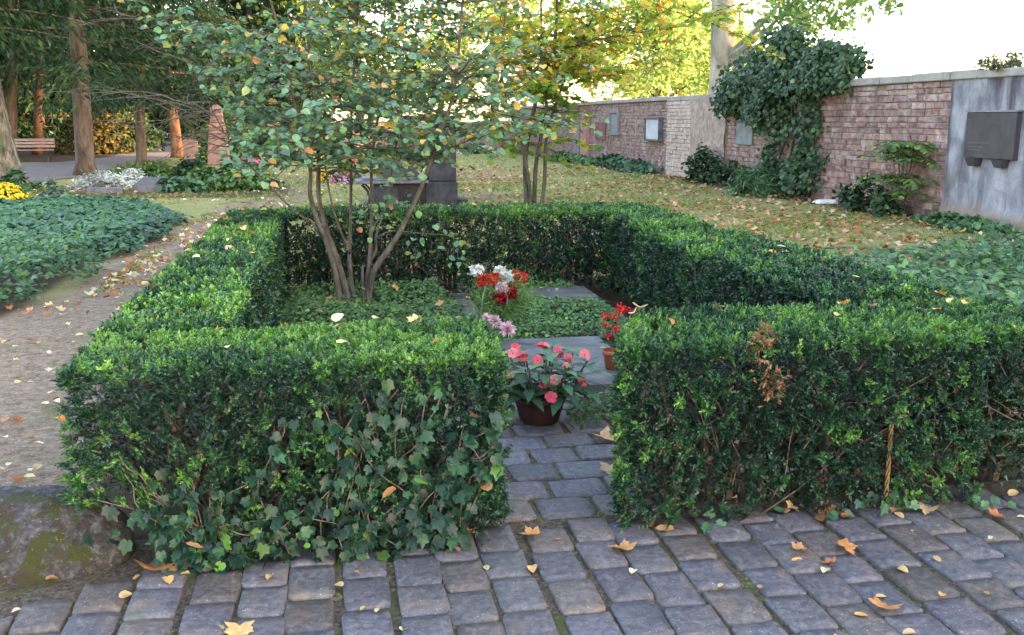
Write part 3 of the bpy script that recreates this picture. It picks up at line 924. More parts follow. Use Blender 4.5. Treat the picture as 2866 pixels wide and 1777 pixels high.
# low overhanging yew shoots at the open right end
t = thing('yew_shoot', 'flat loose yew branches spreading out at the right hedge end', 'branch', (2.9, 3.9, .3))
tw = MB(); PP = []; DD = []
for k in range(46):
    x, y_, z = random.uniform(2.5, 2.75), random.uniform(3.5, 4.2), random.uniform(.2, .55)
    ang = random.uniform(-.5, .5)
    L = random.uniform(.2, .6)
    d = Vector((math.cos(ang), math.sin(ang) * .7, random.uniform(-.12, .15)))
    tw.tube([(x, y_, z), tuple(Vector((x, y_, z)) + d * L)], [.004, .0015], 4, False)
    side = Vector((-d.y, d.x, 0))
    for q in range(int(L / .0055)):
        p = Vector((x, y_, z)) + d * (L * random.random())
        s = random.choice((-1, 1))
        PP.append(p); DD.append(side * s + d * .8 + Vector((0, 0, random.gauss(0, .15))))
P = np.array(PP); D = np.array(DD)
V, F, C = scatter(*SPR_HI[1], P, basis(D), 1.15, pick(YEW[:4], [3, 3, 2, 1], len(P)))
stuff(inst('foliage', np_mesh('shoot_foliage', V, F, M['needle'], C), t))
tw.build('twigs', M['twig'], t)
# browned shoots in the right hedge
t = thing('dead_yew_patch', 'browned dead yew shoots in the face of the right hedge', 'dead branch', (1.83, 3.5, .4))
P = np.array([(1.60, 3.53, .75), (1.63, 3.48, .60)])[rng.integers(0, 2, 100)] + rng.normal(size=(100, 3)) * np.array([.028, .016, .035])
V, F, C = scatter(*SPR_HI[0], P, basis(rng.normal(size=P.shape) + np.array([0, -1, -.2])), rng.uniform(.8, 1.3, 100), pick([(.25, .125, .07), (.15, .075, .04), (.33, .19, .11)], [3, 2, 1], 100))
stuff(inst('dead_foliage', np_mesh('dead_foliage', V, F, M['dry'], C), t))
# twisted stake
st = MB()
for ph in (0, 2.1, 4.2):
    st.tube([(2.19 + .006 * math.cos(ph + k * .55), 3.545 + .006 * math.sin(ph + k * .55), .0 + k * .0105) for k in range(38)], .0042, 6)
tag(st.build('twisted_rope', M['rope'], None, True), 'short upright twisted tan rope end in front of right hedge', 'rope')

# ------------------------------------------------------------------ shrub / tree generator
def spline(pts, k=4):
    pts = [Vector(p) for p in pts]
    out = []
    for i in range(len(pts) - 1):
        p0, p1, p2, p3 = pts[max(i - 1, 0)], pts[i], pts[i + 1], pts[min(i + 2, len(pts) - 1)]
        for j in range(k):
            t = j / k
            out.append(0.5 * ((2 * p1) + (p2 - p0) * t + (2 * p0 - 5 * p1 + 4 * p2 - p3) * t * t + (3 * p1 - p0 - 3 * p2 + p3) * t ** 3))
    out.append(pts[-1])
    return out

def crown(stems, zmin, nb, blen, rise, twig_n, leaf_sp, seed, xb=None, r0=.005, zmax=99, bias=None):
    """side branches off the stems with twigs; returns branch tubes and leaf anchor points + directions"""
    r = random.Random(seed)
    mb = MB(); P = []; D = []
    cand = []
    for s in stems:
        for i, p in enumerate(s):
            if zmin < p.z < zmax and i > 1:
                cand.append((s, i))
    for b in range(nb):
        s, i = r.choice(cand)
        p = s[i].copy()
        az = r.uniform(0, 2 * math.pi)
        if bias:
            az = az if r.random() < .5 else r.gauss(bias, .8)
        L = r.uniform(*blen)
        d = Vector((math.cos(az), math.sin(az), r.uniform(*rise)))
        pts = [p.copy()]
        n = max(3, int(L / .12))
        for k in range(n):
            d = (d + Vector((r.gauss(0, .13), r.gauss(0, .13), r.gauss(0, .08) - .02))).normalized()
            p = p + d * (L / n)
            pts.append(p.copy())
        mb.tube(pts, [r0 * (1 - .8 * k / n) for k in range(n + 1)], 5, False)
        runs = [pts[1:]]
        for q in range(twig_n):
            k = r.randint(1, n)
            a2 = az + r.choice((-1, 1)) * r.uniform(.5, 1.2)
            d2 = Vector((math.cos(a2), math.sin(a2), r.uniform(-.15, .3)))
            l2 = L * r.uniform(.2, .5)
            tp = [pts[k] + d2 * (l2 * j / 3) + Vector((0, 0, -.03 * j * j * l2)) for j in range(4)]
            mb.tube(tp, [r0 * .45, r0 * .35, r0 * .3, r0 * .2], 4, False)
            runs.append(tp)
        for run in runs:
            for j in range(len(run) - 1):
                seg = run[j + 1] - run[j]
                m = max(1, int(round(seg.length / leaf_sp + r.random() - .5)))
                for _ in range(m):
                    t = r.random()
                    side = Vector((-seg.y, seg.x, 0))
                    if side.length < 1e-4:
                        side = Vector((1, 0, 0))
                    side.normalize()
                    dd = side * r.choice((-1, 1)) * r.uniform(.5, 1.2) + seg.normalized() * r.uniform(.2, 1.0) + Vector((0, 0, r.gauss(-.1, .2)))
                    P.append(run[j] + seg * t); D.append(dd.normalized())
    return mb, np.array(P), np.array(D)

def leaf_frames(P, D, tilt=.35, off=.0):
    """leaf blade: tip along D, face roughly up"""
    n = np.tile([0, off, 1.0], (len(P), 1)) + rng.normal(size=P.shape) * tilt
    n = n - D * np.sum(n * D, axis=1, keepdims=True)
    n /= np.maximum(np.linalg.norm(n, axis=1, keepdims=True), 1e-6)
    x = np.cross(D, n)
    return np.stack([x, D, n], axis=2)

LOW = {id(T_ROUND): T_ROUND_LOW, id(T_MAPLE): T_MAPLE_LOW}
CAM = np.array([0, 0, 1.6])
def put_leaves(t, T, P, Rm, S, C, mat, mat_o, n_ind=300, name='leaf', visible=None):
    """the n_ind leaves nearest the camera become objects of their own, the rest one 'stuff' part"""
    dist = np.linalg.norm(P - CAM, axis=1) / S
    if visible is not None:
        dist = dist + np.where(visible, 0, 1e6)
    order = np.argsort(dist)
    near, far = order[:n_ind], order[n_ind:]
    me = np_mesh(name, T[0], T[1], mat_o, None, True)
    for i in near:
        Mx = Matrix([list(Rm[i][0] * S[i]) + [P[i][0]], list(Rm[i][1] * S[i]) + [P[i][1]], list(Rm[i][2] * S[i]) + [P[i][2]], [0, 0, 0, 1]])
        inst(name, me, t, Mx, C[i])
    if len(far):
        T2 = LOW.get(id(T), T)
        V, F, c = scatter(T2[0], T2[1], P[far], Rm[far], S[far], C[far], .02)
        stuff(inst('foliage', np_mesh('foliage', V, F, mat, c, True), t))

def in_frame(P):
    cp, sp = math.cos(R(11.276)), math.sin(R(11.276)); cy_, sy = math.cos(R(10.04)), math.sin(R(10.04))
    Fw = np.array([sy * cp, cy_ * cp, -sp]); Rt = np.array([cy_, -sy, 0]); Up = np.cross(Rt, Fw)
    d = P - CAM
    z = d @ Fw
    return (z > .2) & (np.abs(d @ Rt / z) < .51) & (np.abs(d @ Up / z) < .315)

# ------------------------------------------------------------------ multi-stemmed shrub on the grave
S_ = [
    [(0.09, 8.1, 0.02), (0.04, 8.14, 0.32), (-0.03, 8.19, 0.57), (-0.08, 8.23, 0.73), (-0.13, 8.27, 0.98), (-0.12, 8.31, 1.31), (-0.14, 8.36, 1.71), (-0.19, 8.4, 2.53), (-.25, 8.5, 3.1)],
    [(0.03, 8.1, 0.02), (-0.02, 8.07, 0.38), (-0.08, 8.03, 0.64), (-0.13, 8.0, 0.78), (-0.19, 7.97, 1.01), (-0.18, 7.93, 1.21), (-0.22, 7.9, 1.48), (-0.28, 7.87, 1.75), (-0.36, 7.83, 2.21), (-0.5, 7.8, 2.81)],
    [(-0.08, 8.05, 0.63), (-0.19, 8.0, 0.81), (-0.27, 7.95, 0.86), (-.5, 7.9, 1.1), (-.8, 7.85, 1.5), (-1.0, 7.8, 2.0)],
    [(0.13, 8.15, 0.02), (0.1, 8.23, 0.43), (0.11, 8.32, 0.63), (0.13, 8.4, 0.97), (0.16, 8.48, 1.7), (0.23, 8.57, 2.41), (0.27, 8.65, 2.94)],
    [(0.1, 8.15, 0.53), (0.03, 8.05, 0.74), (-0.02, 7.95, 0.92), (-0.06, 7.85, 1.2), (-0.08, 7.75, 1.61), (-.2, 7.6, 2.2)],
    [(0.21, 8.05, 0.02), (0.24, 8.08, 0.35), (0.27, 8.11, 0.6), (0.29, 8.14, 0.9), (0.3, 8.16, 1.27), (0.37, 8.19, 1.69), (0.43, 8.22, 2.25), (0.45, 8.25, 2.84)],
    [(0.22, 8.05, 0.02), (0.27, 8.01, 0.35), (0.36, 7.98, 0.51), (0.49, 7.94, 0.7), (0.63, 7.9, 0.98), (0.74, 7.86, 1.25), (0.81, 7.83, 1.47), (0.93, 7.79, 1.82), (0.98, 7.75, 2.32), (1.02, 7.7, 2.8)],
    [(0.21, 8.05, 0.1), (0.2, 8.12, 0.4), (0.25, 8.2, 0.42), (0.32, 8.28, 0.54), (0.33, 8.35, 0.66), (0.43, 8.43, 0.93), (0.52, 8.5, 1.4), (0.66, 8.58, 1.99), (0.77, 8.65, 2.57)],
]
R0 = [.030, .026, .012, .020, .012, .020, .028, .014]
shrub = thing('multi_stem_shrub', 'multi-stemmed shrub with round blue-green and yellowing leaves inside the hedge', 'shrub', (.12, 8.1, 0))
stems = [spline(s) for s in S_]
for s, r0 in zip(stems, R0):
    n = len(s)
    MB().tube(s, [r0 * (1 - .75 * i / n) for i in range(n)], 9).build('stem', M['bark_shrub'], shrub, True)
mb, P, D = crown(stems, 1.2, 240, (.35, 1.2), (-.05, .5), 4, .05, 5, r0=.0065)
mb2, P2, D2 = crown([spline([(-.22, 7.9, 1.3), (-.7, 7.8, 1.6), (-1.3, 7.6, 1.8)]), spline([(-.3, 7.9, 1.9), (-.9, 8.0, 2.2), (-1.5, 8.0, 2.35)]), spline([(.8, 7.83, 1.45), (1.2, 7.8, 1.55), (1.5, 7.9, 1.6)])], .9, 60, (.25, .6), (-.25, .3), 3, .05, 6, r0=.005)
# low arching twig to the right
low = spline([(0.32, 8.1, 0.66), (0.45, 8.0, 0.72), (0.74, 7.9, 0.7), (0.95, 7.8, 0.7)])
mb.tube(low, [.006 - .004 * i / len(low) for i in range(len(low))], 5, False)
PL = np.array([low[-1 - i % 7] + Vector((random.gauss(0, .06), random.gauss(0, .05), random.uniform(-.22, .06))) for i in range(26)] + [Vector((.28, 7.9, .86)) + Vector((random.gauss(0, .08), random.gauss(0, .04), random.gauss(0, .07))) for i in range(22)] + [Vector((.45, 7.8, .98)) + Vector((random.gauss(0, .1), random.gauss(0, .04), random.gauss(0, .07))) for i in range(22)])
for p in PL[::2]:
    mb.tube([p, p + np.array([random.gauss(0, .03), .02, .08])], [.0015, .002], 4, False)
DL = rng.normal(size=PL.shape); DL[:, 2] -= .4; DL /= np.linalg.norm(DL, axis=1, keepdims=True)
mb.v and None
o0 = len(mb.v); mb.v += mb2.v; mb.f += [tuple(i + o0 for i in f) for f in mb2.f]
stuff(mb.build('branches', M['bark_shrub'], shrub))
P = np.concatenate([P, P2, PL]); D = np.concatenate([D, D2, DL])
P = P + D * .01
ok = P[:, 0] > -.72 - 1.0 * np.clip(P[:, 2] - 1.62, 0, 1)
ok &= (P[:, 2] > 1.12 + .12 * rng.normal(size=len(P))) | (np.arange(len(P)) >= len(P) - len(PL))
P, D = P[ok], D[ok]
k = len(P)
tn = noise3(P, 2.2, 77)
C = pick([(.09, .20, .14), (.12, .265, .15), (.15, .30, .115), (.29, .33, .09), (.50, .34, .06), (.50, .24, .12)], [5, 4.5, 2.2, .7, .35, .18], k, .15)
yel = rng.random(k) < np.clip(.06 + .2 * (P[:, 0] - .1) + .10 * (P[:, 2] - 1.7), 0, .4)
C[yel] = pick([(.16, .22, .06), (.30, .29, .06), (.52, .36, .07), (.55, .30, .16)], [4, 3, 1.6, .8], yel.sum(), .15)
put_leaves(shrub, T_ROUND, P, leaf_frames(P, D, .55, -.45), rng.uniform(.042, .070, k), C, M['leaf'], M['leaf_o'], 300, 'leaf', in_frame(P))

# ------------------------------------------------------------------ young maple behind the hedge
Mm = [
    [(3.49, 18.1, 0.0), (3.46, 18.15, 0.91), (3.6, 18.2, 1.62), (3.71, 18.25, 2.03), (4.01, 18.3, 2.89), (4.08, 18.35, 3.71), (4.12, 18.4, 4.9), (4.2, 18.4, 5.8)],
    [(3.64, 18.2, -0.01), (3.65, 18.12, 0.72), (3.73, 18.03, 1.3), (3.81, 17.95, 1.81), (3.69, 17.87, 2.43), (3.67, 17.78, 3.34), (3.62, 17.7, 4.6)],
    [(3.74, 18.0, 0.01), (3.82, 18.12, 0.52), (3.88, 18.24, 1.3), (4.17, 18.36, 2.14), (4.59, 18.48, 3.04), (5.09, 18.6, 4.0)],
    [(3.55, 18.1, 0.0), (3.49, 17.97, 0.53), (3.27, 17.83, 1.43), (3.05, 17.7, 1.8), (2.9, 17.57, 2.71), (2.94, 17.43, 3.12), (3.04, 17.3, 4.2)],
    [(3.99, 18.2, 2.76), (4.3, 18.12, 2.89), (4.88, 18.05, 3.03), (5.73, 17.97, 3.17), (6.78, 17.9, 3.4)],
    [(3.7, 18.2, 2.03), (4.22, 18.3, 2.36), (4.51, 18.4, 2.46), (5.08, 18.5, 2.47)],
]
maple = thing('young_maple', 'multi-stemmed young maple turning yellow and orange behind the hedge', 'tree', (3.6, 18.1, 0))
ms = [spline(s) for s in Mm]
for s, r0 in zip(ms, (.05, .042, .04, .036, .024, .016)):
    n = len(s)
    MB().tube(s, [r0 * (1 - .72 * i / n) for i in range(n)], 9).build('stem', M['bark_maple'], maple, True)
mb, P, D = crown(ms, 2.0, 128, (.7, 2.0), (-.1, .45), 5, .10, 15, r0=.012)
mb2, P2, D2 = crown(ms, .9, 26, (.5, 1.3), (-.1, .3), 3, .10, 16, r0=.010, zmax=2.0)
o0 = len(mb.v); mb.v += mb2.v; mb.f += [tuple(i + o0 for i in f) for f in mb2.f]
stuff(mb.build('branches', M['bark_maple'], maple))
P = np.concatenate([P, P2]); D = np.concatenate([D, D2]); k = len(P)
C = pick([(.17, .28, .06), (.30, .38, .07), (.52, .47, .08), (.62, .42, .07), (.60, .26, .08)], [3, 4, 3, 1.8, .9], k, .15)
lowm = P[:, 2] < 2.2
C[lowm] = pick([(.10, .20, .05), (.20, .30, .06), (.45, .38, .06)], [4, 3, 1], lowm.sum(), .15)
put_leaves(maple, T_MAPLE, P, leaf_frames(P, D, .5), rng.uniform(.085, .14, k), C, M['maple_leaf'], M['tree_leaf_o'], 300, 'leaf', in_frame(P))

# ------------------------------------------------------------------ broadleaf trees behind the wall
def broadleaf(name, label, base, h0, trunk_r, blobs, nleaf, size, cols, wts, bark='bark_maple', lean=(0, 0), group=None, trans='tree_leaf', limbs=10):
    t = thing(name, label, 'tree', base, group)
    bx, by, _ = base
    H = max(b[2] + b[3] * .4 for b in blobs)
    pts = [(bx + lean[0] * k / 8, by + lean[1] * k / 8, H * k / 8 - .1) for k in range(9)]
    pts = [(x + random.gauss(0, trunk_r * .12), y + random.gauss(0, trunk_r * .12), z) for x, y, z in pts]
    MB().tube(pts, [trunk_r * (1.25 if k == 0 else 1 - .085 * k) for k in range(9)], 14).build('trunk', M[bark], t, True)
    br = MB()
    for (x, y, z, rx, rz) in blobs:
        for _ in range(max(1, limbs // len(blobs) + 1)):
            a = Vector(pts[min(8, max(2, int(8 * (z - rz * .7) / H)))])
            e = Vector((x + random.gauss(0, rx * .4), y + random.gauss(0, rx * .4), z + random.gauss(0, rz * .4)))
            m = (a + e) / 2 + Vector((0, 0, -.1 * (e - a).length * random.random()))
            br.tube(spline([a, m, e], 3), [trunk_r * .3, trunk_r * .26, trunk_r * .2, trunk_r * .15, trunk_r * .1, trunk_r * .06, .01], 6, False)
    stuff(br.build('limbs', M[bark], t))
    tot = sum(b[3] ** 2 * b[4] for b in blobs)
    Ps = []
    for (x, y, z, rx, rz) in blobs:
        n = int(nleaf * rx * rx * rz / tot)
        m = max(6, n // 55)
        u = rng.normal(size=(m, 3)); u /= np.linalg.norm(u, axis=1, keepdims=True)
        cc = u * (rng.random((m, 1)) ** .45) * np.array([rx, rx, rz]) + np.array([x, y, z])
        q = cc[rng.integers(0, m, n)] + rng.normal(size=(n, 3)) * np.array([.17, .17, .11]) * max(rx, rz) ** .6
        Ps.append(q)
    P = np.concatenate(Ps); k = len(P)
    C = pick(cols, wts, k, .15)
    n_ = rng.normal(size=P.shape) * .7 + np.array([0, 0, .6])
    V, F, c = scatter(T_SMALL[0], T_SMALL[1], P, basis(n_), rng.uniform(.7, 1.25, k) * size, C)
    stuff(inst('crown', np_mesh('crown', V, F, M[trans], c), t))
    return t
YG = [(.11, .22, .08), (.17, .29, .10), (.25, .33, .12), (.36, .35, .13)]
broadleaf('plane_tree', 'large plane tree with flaking pale trunk behind the brick wall', (11.6, 29.3, 0), 9, .43,
          [(12.9, 26.8, 3.7, 1.5, 1.3), (13.6, 26.4, 5.2, 2.0, 1.4), (12.5, 30, 12, 4, 2)], 8200, .22, YG, [3, 4, 2, .5], 'bark_plane', limbs=8)
broadleaf('lime_tree', 'yellow-green tree rising behind the wall left of the plane trunk', (14, 43, 0), 8, .25,
          [(12.8, 41, 4.2, 2.8, 2.4), (15.5, 43, 4.3, 3.4, 2.5), (16, 47, 4.4, 3.4, 2.6), (14, 43, 7.6, 3.6, 2.0)], 15000, .25, YG, [2, 4, 3, 1])
broadleaf('lime_tree', 'tall yellowing tree over the far corner of the wall', (9, 56.5, 0), 8, .28,
          [(8, 57, 5.5, 4, 2.8), (12, 58, 5.5, 4, 3), (9, 57, 9.5, 5, 3)], 9500, .32, YG, [2.5, 3.5, 3, 1.2])
broadleaf('lime_tree', 'green tree behind the dark end wall', (1.5, 57, 0), 8, .26,
          [(1, 57.5, 4.0, 4, 2.8), (5.0, 58, 4.5, 3.6, 2.8), (1.5, 58, 9.0, 4.4, 2.8)], 12000, .32, [(.06, .12, .04), (.10, .18, .05), (.22, .26, .06)], [3, 3, 1.5])
broadleaf('lime_tree', 'broad dark green tree behind the left end of the low end wall', (-4.5, 61, 0), 8, .3,
          [(-4.5, 61, 4.2, 4.2, 3.2), (-1.0, 62, 5.5, 4.0, 3.2), (-4, 62, 9.5, 4.6, 3)], 11000, .34, [(.035, .075, .03), (.06, .12, .04), (.12, .18, .05)], [3, 3, 1.2])
broadleaf('lime_tree', 'thin yellow tree standing far right behind the wall coping', (21.5, 52, 0), 7, .22,
          [(20, 51, 4.2, 3, 2.2), (18, 50, 6.5, 3, 2.4)], 4200, .3, YG, [2, 4, 3, 1])

# ------------------------------------------------------------------ conifers and wood on the left
def conifer(label, pts, r0, r1, z0, ztop, spread, n, bark='bark_conifer', cols=None, group='tall conifers on the left', size=.27, name='conifer_tree', wts=(4, 4, 2, .4)):
    cols = cols or [(.012, .034, .017), (.021, .054, .023), (.042, .088, .032), (.075, .10, .036)]
    t = thing(name, label, 'tree', pts[0], group)
    sp = spline(pts, 4)
    m = len(sp)
    MB().tube(sp, [(r0 * 1.35 if i == 0 else r0 + (r1 - r0) * i / m) for i in range(m)], 14).build('trunk', M[bark], t, True)
    br = MB(); P = []; D = []
    for _ in range(n):
        z = random.uniform(z0, ztop)
        b = min(sp, key=lambda q: abs(q.z - z)).copy(); b.z = z
        az = random.uniform(0, 6.28)
        L = spread * random.uniform(.45, 1.1) * (1.05 - .5 * (z - z0) / max(.1, ztop - z0))
        d = Vector((math.cos(az), math.sin(az), 0))
        bp = [b + d * (L * j / 5) + Vector((0, 0, .05 * L * j / 5 - .16 * L * (j / 5) ** 2)) for j in range(6)]
        br.tube(bp, [.035, .028, .022, .016, .01, .005], 5, False)
        side = Vector((-d.y, d.x, 0))
        for j in range(int(L * (44 if size < .4 else 17))):
            u = random.uniform(.18, 1.03)
            q = bp[0].lerp(bp[5], min(u, 1.0)); q.z = b.z + .05 * L * u - .16 * L * u * u
            w = random.gauss(0, .22 * L * (1.1 - .6 * u))
            q = q + side * w + Vector((0, 0, -abs(random.gauss(0, .24)) - .12 * abs(w)))
            P.append(q)
            D.append(d * .5 + side * (.6 * math.copysign(1, w)) + Vector((0, 0, random.uniform(-1.1, -.1))))
    stuff(br.build('limbs', M[bark], t))
    P = np.array(P); D = np.array(D); D /= np.linalg.norm(D, axis=1, keepdims=True)
    C = pick(cols, wts, len(P), .2)
    V, F, c = scatter(T_SMALL[0] * np.array([.55, 1, 1]), T_SMALL[1], P, leaf_frames(P, D, .7), rng.uniform(.6, 1.2, len(P)) * size, C)
    stuff(inst('crown', np_mesh('crown', V, F, M['tree_leaf'], c), t))
    return t
conifer('thick mossy leaning trunk at the left edge of the lawn', [(-7.75, 26, -.05), (-7.93, 26, 1.04), (-8.05, 26, 2.29), (-8.15, 26, 4.32), (-8.2, 26, 9)], .42, .26, 3.6, 10, 3.6, 70, 'bark_moss')
conifer('bare straight brown trunk beside the silver-leaved grave bed', [(-7.11, 30.9, 0.0), (-7.06, 30.9, 1.93), (-7.02, 30.9, 3.91), (-6.98, 30.9, 5.84), (-6.91, 30.9, 12)], .27, .17, 2.9, 12, 3.8, 105)
conifer('slim trunk at the road bend left of the headstones', [(-6.81, 38.0, -0.03), (-6.76, 38.0, 1.39), (-6.69, 38.0, 3.25), (-6.53, 38.0, 6.87), (-6.4, 38.0, 12)], .19, .12, 2.5, 12, 3.8, 110)
conifer('leaning trunk lit orange by the low sun beside the road', [(-6.54, 44.8, 0.0), (-6.62, 44.8, 1.64), (-6.76, 44.8, 2.82), (-6.84, 44.8, 5.0), (-6.95, 44.8, 12)], .24, .15, 2.9, 12, 3.8, 100, 'bark_red')
conifer('thin sunlit red trunk behind the bench', [(-13.4, 49.5, 0), (-13.2, 49.5, 2.17), (-13.0, 49.5, 3.86), (-12.7, 49.5, 7.2), (-12.4, 49.5, 13)], .2, .13, 3.6, 13, 4.0, 80, 'bark_red')
conifer('dark trunk in the wood between leaning trunk and bench', [(-13.3, 45, 0), (-13.0, 45, 2.83), (-12.7, 45, 5.01), (-12.3, 45, 12)], .27, .18, 2.9, 12, 4.0, 90)
DEEP = sorted([(-19, 58), (-24, 50), (-13, 66), (-20, 70), (-28, 64), (-9.0, 82), (-5.0, 63), (-3, 72), (-30, 80), (-17, 46), (-15.5, 58), (-22.5, 43)], key=lambda q: q[0] / q[1])
ORD = ['first', 'second', 'third', 'fourth', 'fifth', 'sixth', 'seventh', 'eighth', 'ninth', 'tenth', 'eleventh', 'last']
for (x, y_) in DEEP:
    nth = DEEP.index((x, y_))
    conifer('dark conifer deep in the wood, %s' % ('leftmost of the twelve' if nth == 0 else '%s of the twelve from the left' % ORD[nth]), [(x, y_, 0), (x + .1, y_, 5), (x + .2, y_, 15)], .3, .12, 1.2, 13, 4.4, 120, size=.55)
def woodland():
    n = 52000
    x = rng.uniform(-85, -3, n); y_ = rng.uniform(76, 104, n)
    top = 11 + 3.0 * noise3(np.column_stack([x, y_, 0 * x]), .35, 3) - np.clip((x + 16) / 12, 0, 1) * 6
    P = np.column_stack([x, y_, rng.random(n) ** .8 * np.maximum(top, 2)])
    P = P[noise3(P, .55, 6) + rng.normal(size=n) * .3 > -.35]
    n = len(P)
    V, F, C = scatter(*T_SMALL, P, basis(rng.normal(size=P.shape) + np.array([0, -.4, .5])), rng.uniform(.5, 1.0, n), pick([(.016, .036, .02), (.028, .058, .026), (.05, .085, .035), (.09, .10, .035)], [4, 4, 2, .6], n))
    o = stuff(inst('woodland', np_mesh('woodland', V, F, M['tree_leaf'], C)))
    tag(o, 'dark mass of far woodland closing the view at the left', 'woodland')
woodland()
def bush(name, label, c, rx, ry, rz, n, size, cols, wts, cat='bush', group=None, T=None, mat='tree_leaf', tilt=.7, twigs=14, flat=0):
    """leafy shrub: clumped leaves over a half ellipsoid on short stems"""
    t = thing(name, label, cat, c, group)
    m = max(8, n // 40)
    u = rng.normal(size=(m, 3)); u[:, 2] = np.abs(u[:, 2]); u /= np.linalg.norm(u, axis=1, keepdims=True)
    cc = u * (rng.random((m, 1)) ** .4) * np.array([rx, ry, rz * .92])
    i = rng.integers(0, m, n)
    P = cc[i] + rng.normal(size=(n, 3)) * np.array([rx, ry, rz]) * .11
    P[:, 2] = np.abs(P[:, 2]) + .01
    nn = P / np.array([rx, ry, rz]) * .6 + np.array([0, 0, .45]) + rng.normal(size=P.shape) * tilt * .7
    C = pick(cols, wts, n, .18) * (1 + .25 * noise3(P, 2.5 / max(rx, .3), 9))[:, None]
    T = T or T_SMALL
    V, F, c_ = scatter(T[0], T[1], P + np.array(c), basis(nn), rng.uniform(.7, 1.25, n) * size, C, .03)
    stuff(inst('leaves', np_mesh('leaves', V, F, M[mat], c_), t))
    mb = MB()
    for k in range(twigs):
        e = cc[k % m]
        mb.tube([(c[0] + e[0] * .15, c[1] + e[1] * .15, c[2] - .02), (c[0] + e[0] * .5, c[1] + e[1] * .5, c[2] + e[2] * .6), (c[0] + e[0], c[1] + e[1], c[2] + e[2])], [.014 * rz + .003, .01 * rz + .002, .003], 5, False)
    stuff(mb.build('stems', M['twig'], t))
    return t
DG = [(.02, .045, .022), (.035, .075, .03), (.06, .11, .04)]
OL = [(.04, .05, .018), (.075, .066, .02), (.11, .078, .025), (.022, .036, .015)]
for (x, y_, rx, rz, cs, lab) in ((-16.5, 46, 2.6, 2.3, OL, 'olive-brown bush behind the bench end'), (-11.0, 50.5, 1.9, 2.4, OL, 'golden sunlit bush right of the bench'), (-9.9, 52.5, 1.6, 2.2, DG, 'dark evergreen bush at the road bend'),
                             (-11.6, 58, 2.2, 2.6, DG, 'dark rounded bush on the inner road bend'), (-20, 50, 3.2, 2.8, DG, 'tall dark undergrowth at the far left'), (-4.6, 52, 2.4, 2.0, DG, 'dark evergreen bush behind the obelisk'), (-1.6, 55.5, 3, 2.6, DG, 'broad dark bush left of the end wall')):
    bush('evergreen_bush', lab, (x, y_, 0), rx, rx, rz, 2600, .24, cs, [1] * len(cs))
bush('weeping_tree', 'small pale weeping tree standing at the sunlit end of the road', (-9.2, 66, 0), 1.4, 1.4, 3.2, 1500, .2, [(.16, .2, .1), (.22, .26, .13)], [1, 1], 'tree')

# ------------------------------------------------------------------ bench
bn = thing('park_bench', 'wooden slatted park bench in low sun beside the road', 'bench', (-11.3, 41.2, 0))
for k in range(4):
    MB().box(-12.05, -10.6, 41.0 + k * .11, 41.09 + k * .11, .42, .45, .006).build('seat_slat', M['wood'], bn)
for k in range(3):
    MB().box(-12.05, -10.6, 41.46 + k * .03, 41.49 + k * .03, .53 + k * .12, .62 + k * .12, .006).build('back_slat', M['wood'], bn)
for x in (-11.9, -10.75):
    MB().tube(spline([(x, 40.98, 0), (x, 41.06, .2), (x, 40.98, .4), (x, 41.4, .41), (x, 41.58, .9)]), .028, 6).tube(spline([(x, 41.35, .4), (x, 41.32, .2), (x, 41.5, 0)]), .028, 6).build('iron_frame', M['iron'], bn, True)

# ------------------------------------------------------------------ graves on the left
ob = thing('obelisk', 'tall red sandstone obelisk gravestone on a stepped base', 'gravestone', (-4.06, 37.5, 0))
MB().frustum(-4.06, 37.5, 0, .5, .37, .37, .34, .34).build('plinth', M['sandstone'], ob, bevel=.02)
MB().frustum(-4.06, 37.5, .502, .9, .335, .335, .305, .305).build('lower_block', M['sandstone'], ob, bevel=.012)
MB().frustum(-4.06, 37.5, .912, 1.30, .30, .30, .27, .27).build('middle_block', M['sandstone'], ob, bevel=.012)
MB().frustum(-4.06, 37.5, 1.312, 1.48, .28, .28, .25, .25).build('upper_block', M['sandstone'], ob, bevel=.012)
MB().frustum(-4.06, 37.5, 1.482, 1.95, .22, .22, .19, .19).frustum(-4.06, 37.5, 1.951, 2.1, .225, .225, .06, .06).build('shaft', M['sandstone'], ob, bevel=.01)
h1 = thing('headstone', 'plain red sandstone headstone left of the obelisk', 'gravestone', (-4.66, 34.9, 0))
MB().box(-4.9, -4.45, 34.75, 35.05, 0, .93, .03).build('slab', M['sandstone'], h1)
MB().box(-4.95, -4.4, 34.7, 35.1, -.02, .1, .015).build('base', M['sandstone'], h1)
h2 = thing('headstone', 'white marble headstone with dark side post right of the obelisk', 'gravestone', (-3.5, 40, 0))
MB().box(-3.74, -3.42, 39.9, 40.05, .38, 1.05, .02).build('tablet', M['white_enamel'], h2)
MB().box(-3.8, -3.2, 39.8, 40.2, 0, .378, .02).build('base', M['kerbstone'], h2)
MB().box(-3.38, -3.22, 39.9, 40.08, .38, 1.1, .01).build('post', M['black'], h2)
MB().lathe([(.02, 0), (.11, .02), (.13, .09), (.08, .16), (.02, .18)], (-3.3, 39.99, 1.1), 12).build('globe', M['white_enamel'], h2, True)
h3 = thing('headstone', 'broad grey headstone behind the pink flowers', 'gravestone', (-2.7, 36, 0))
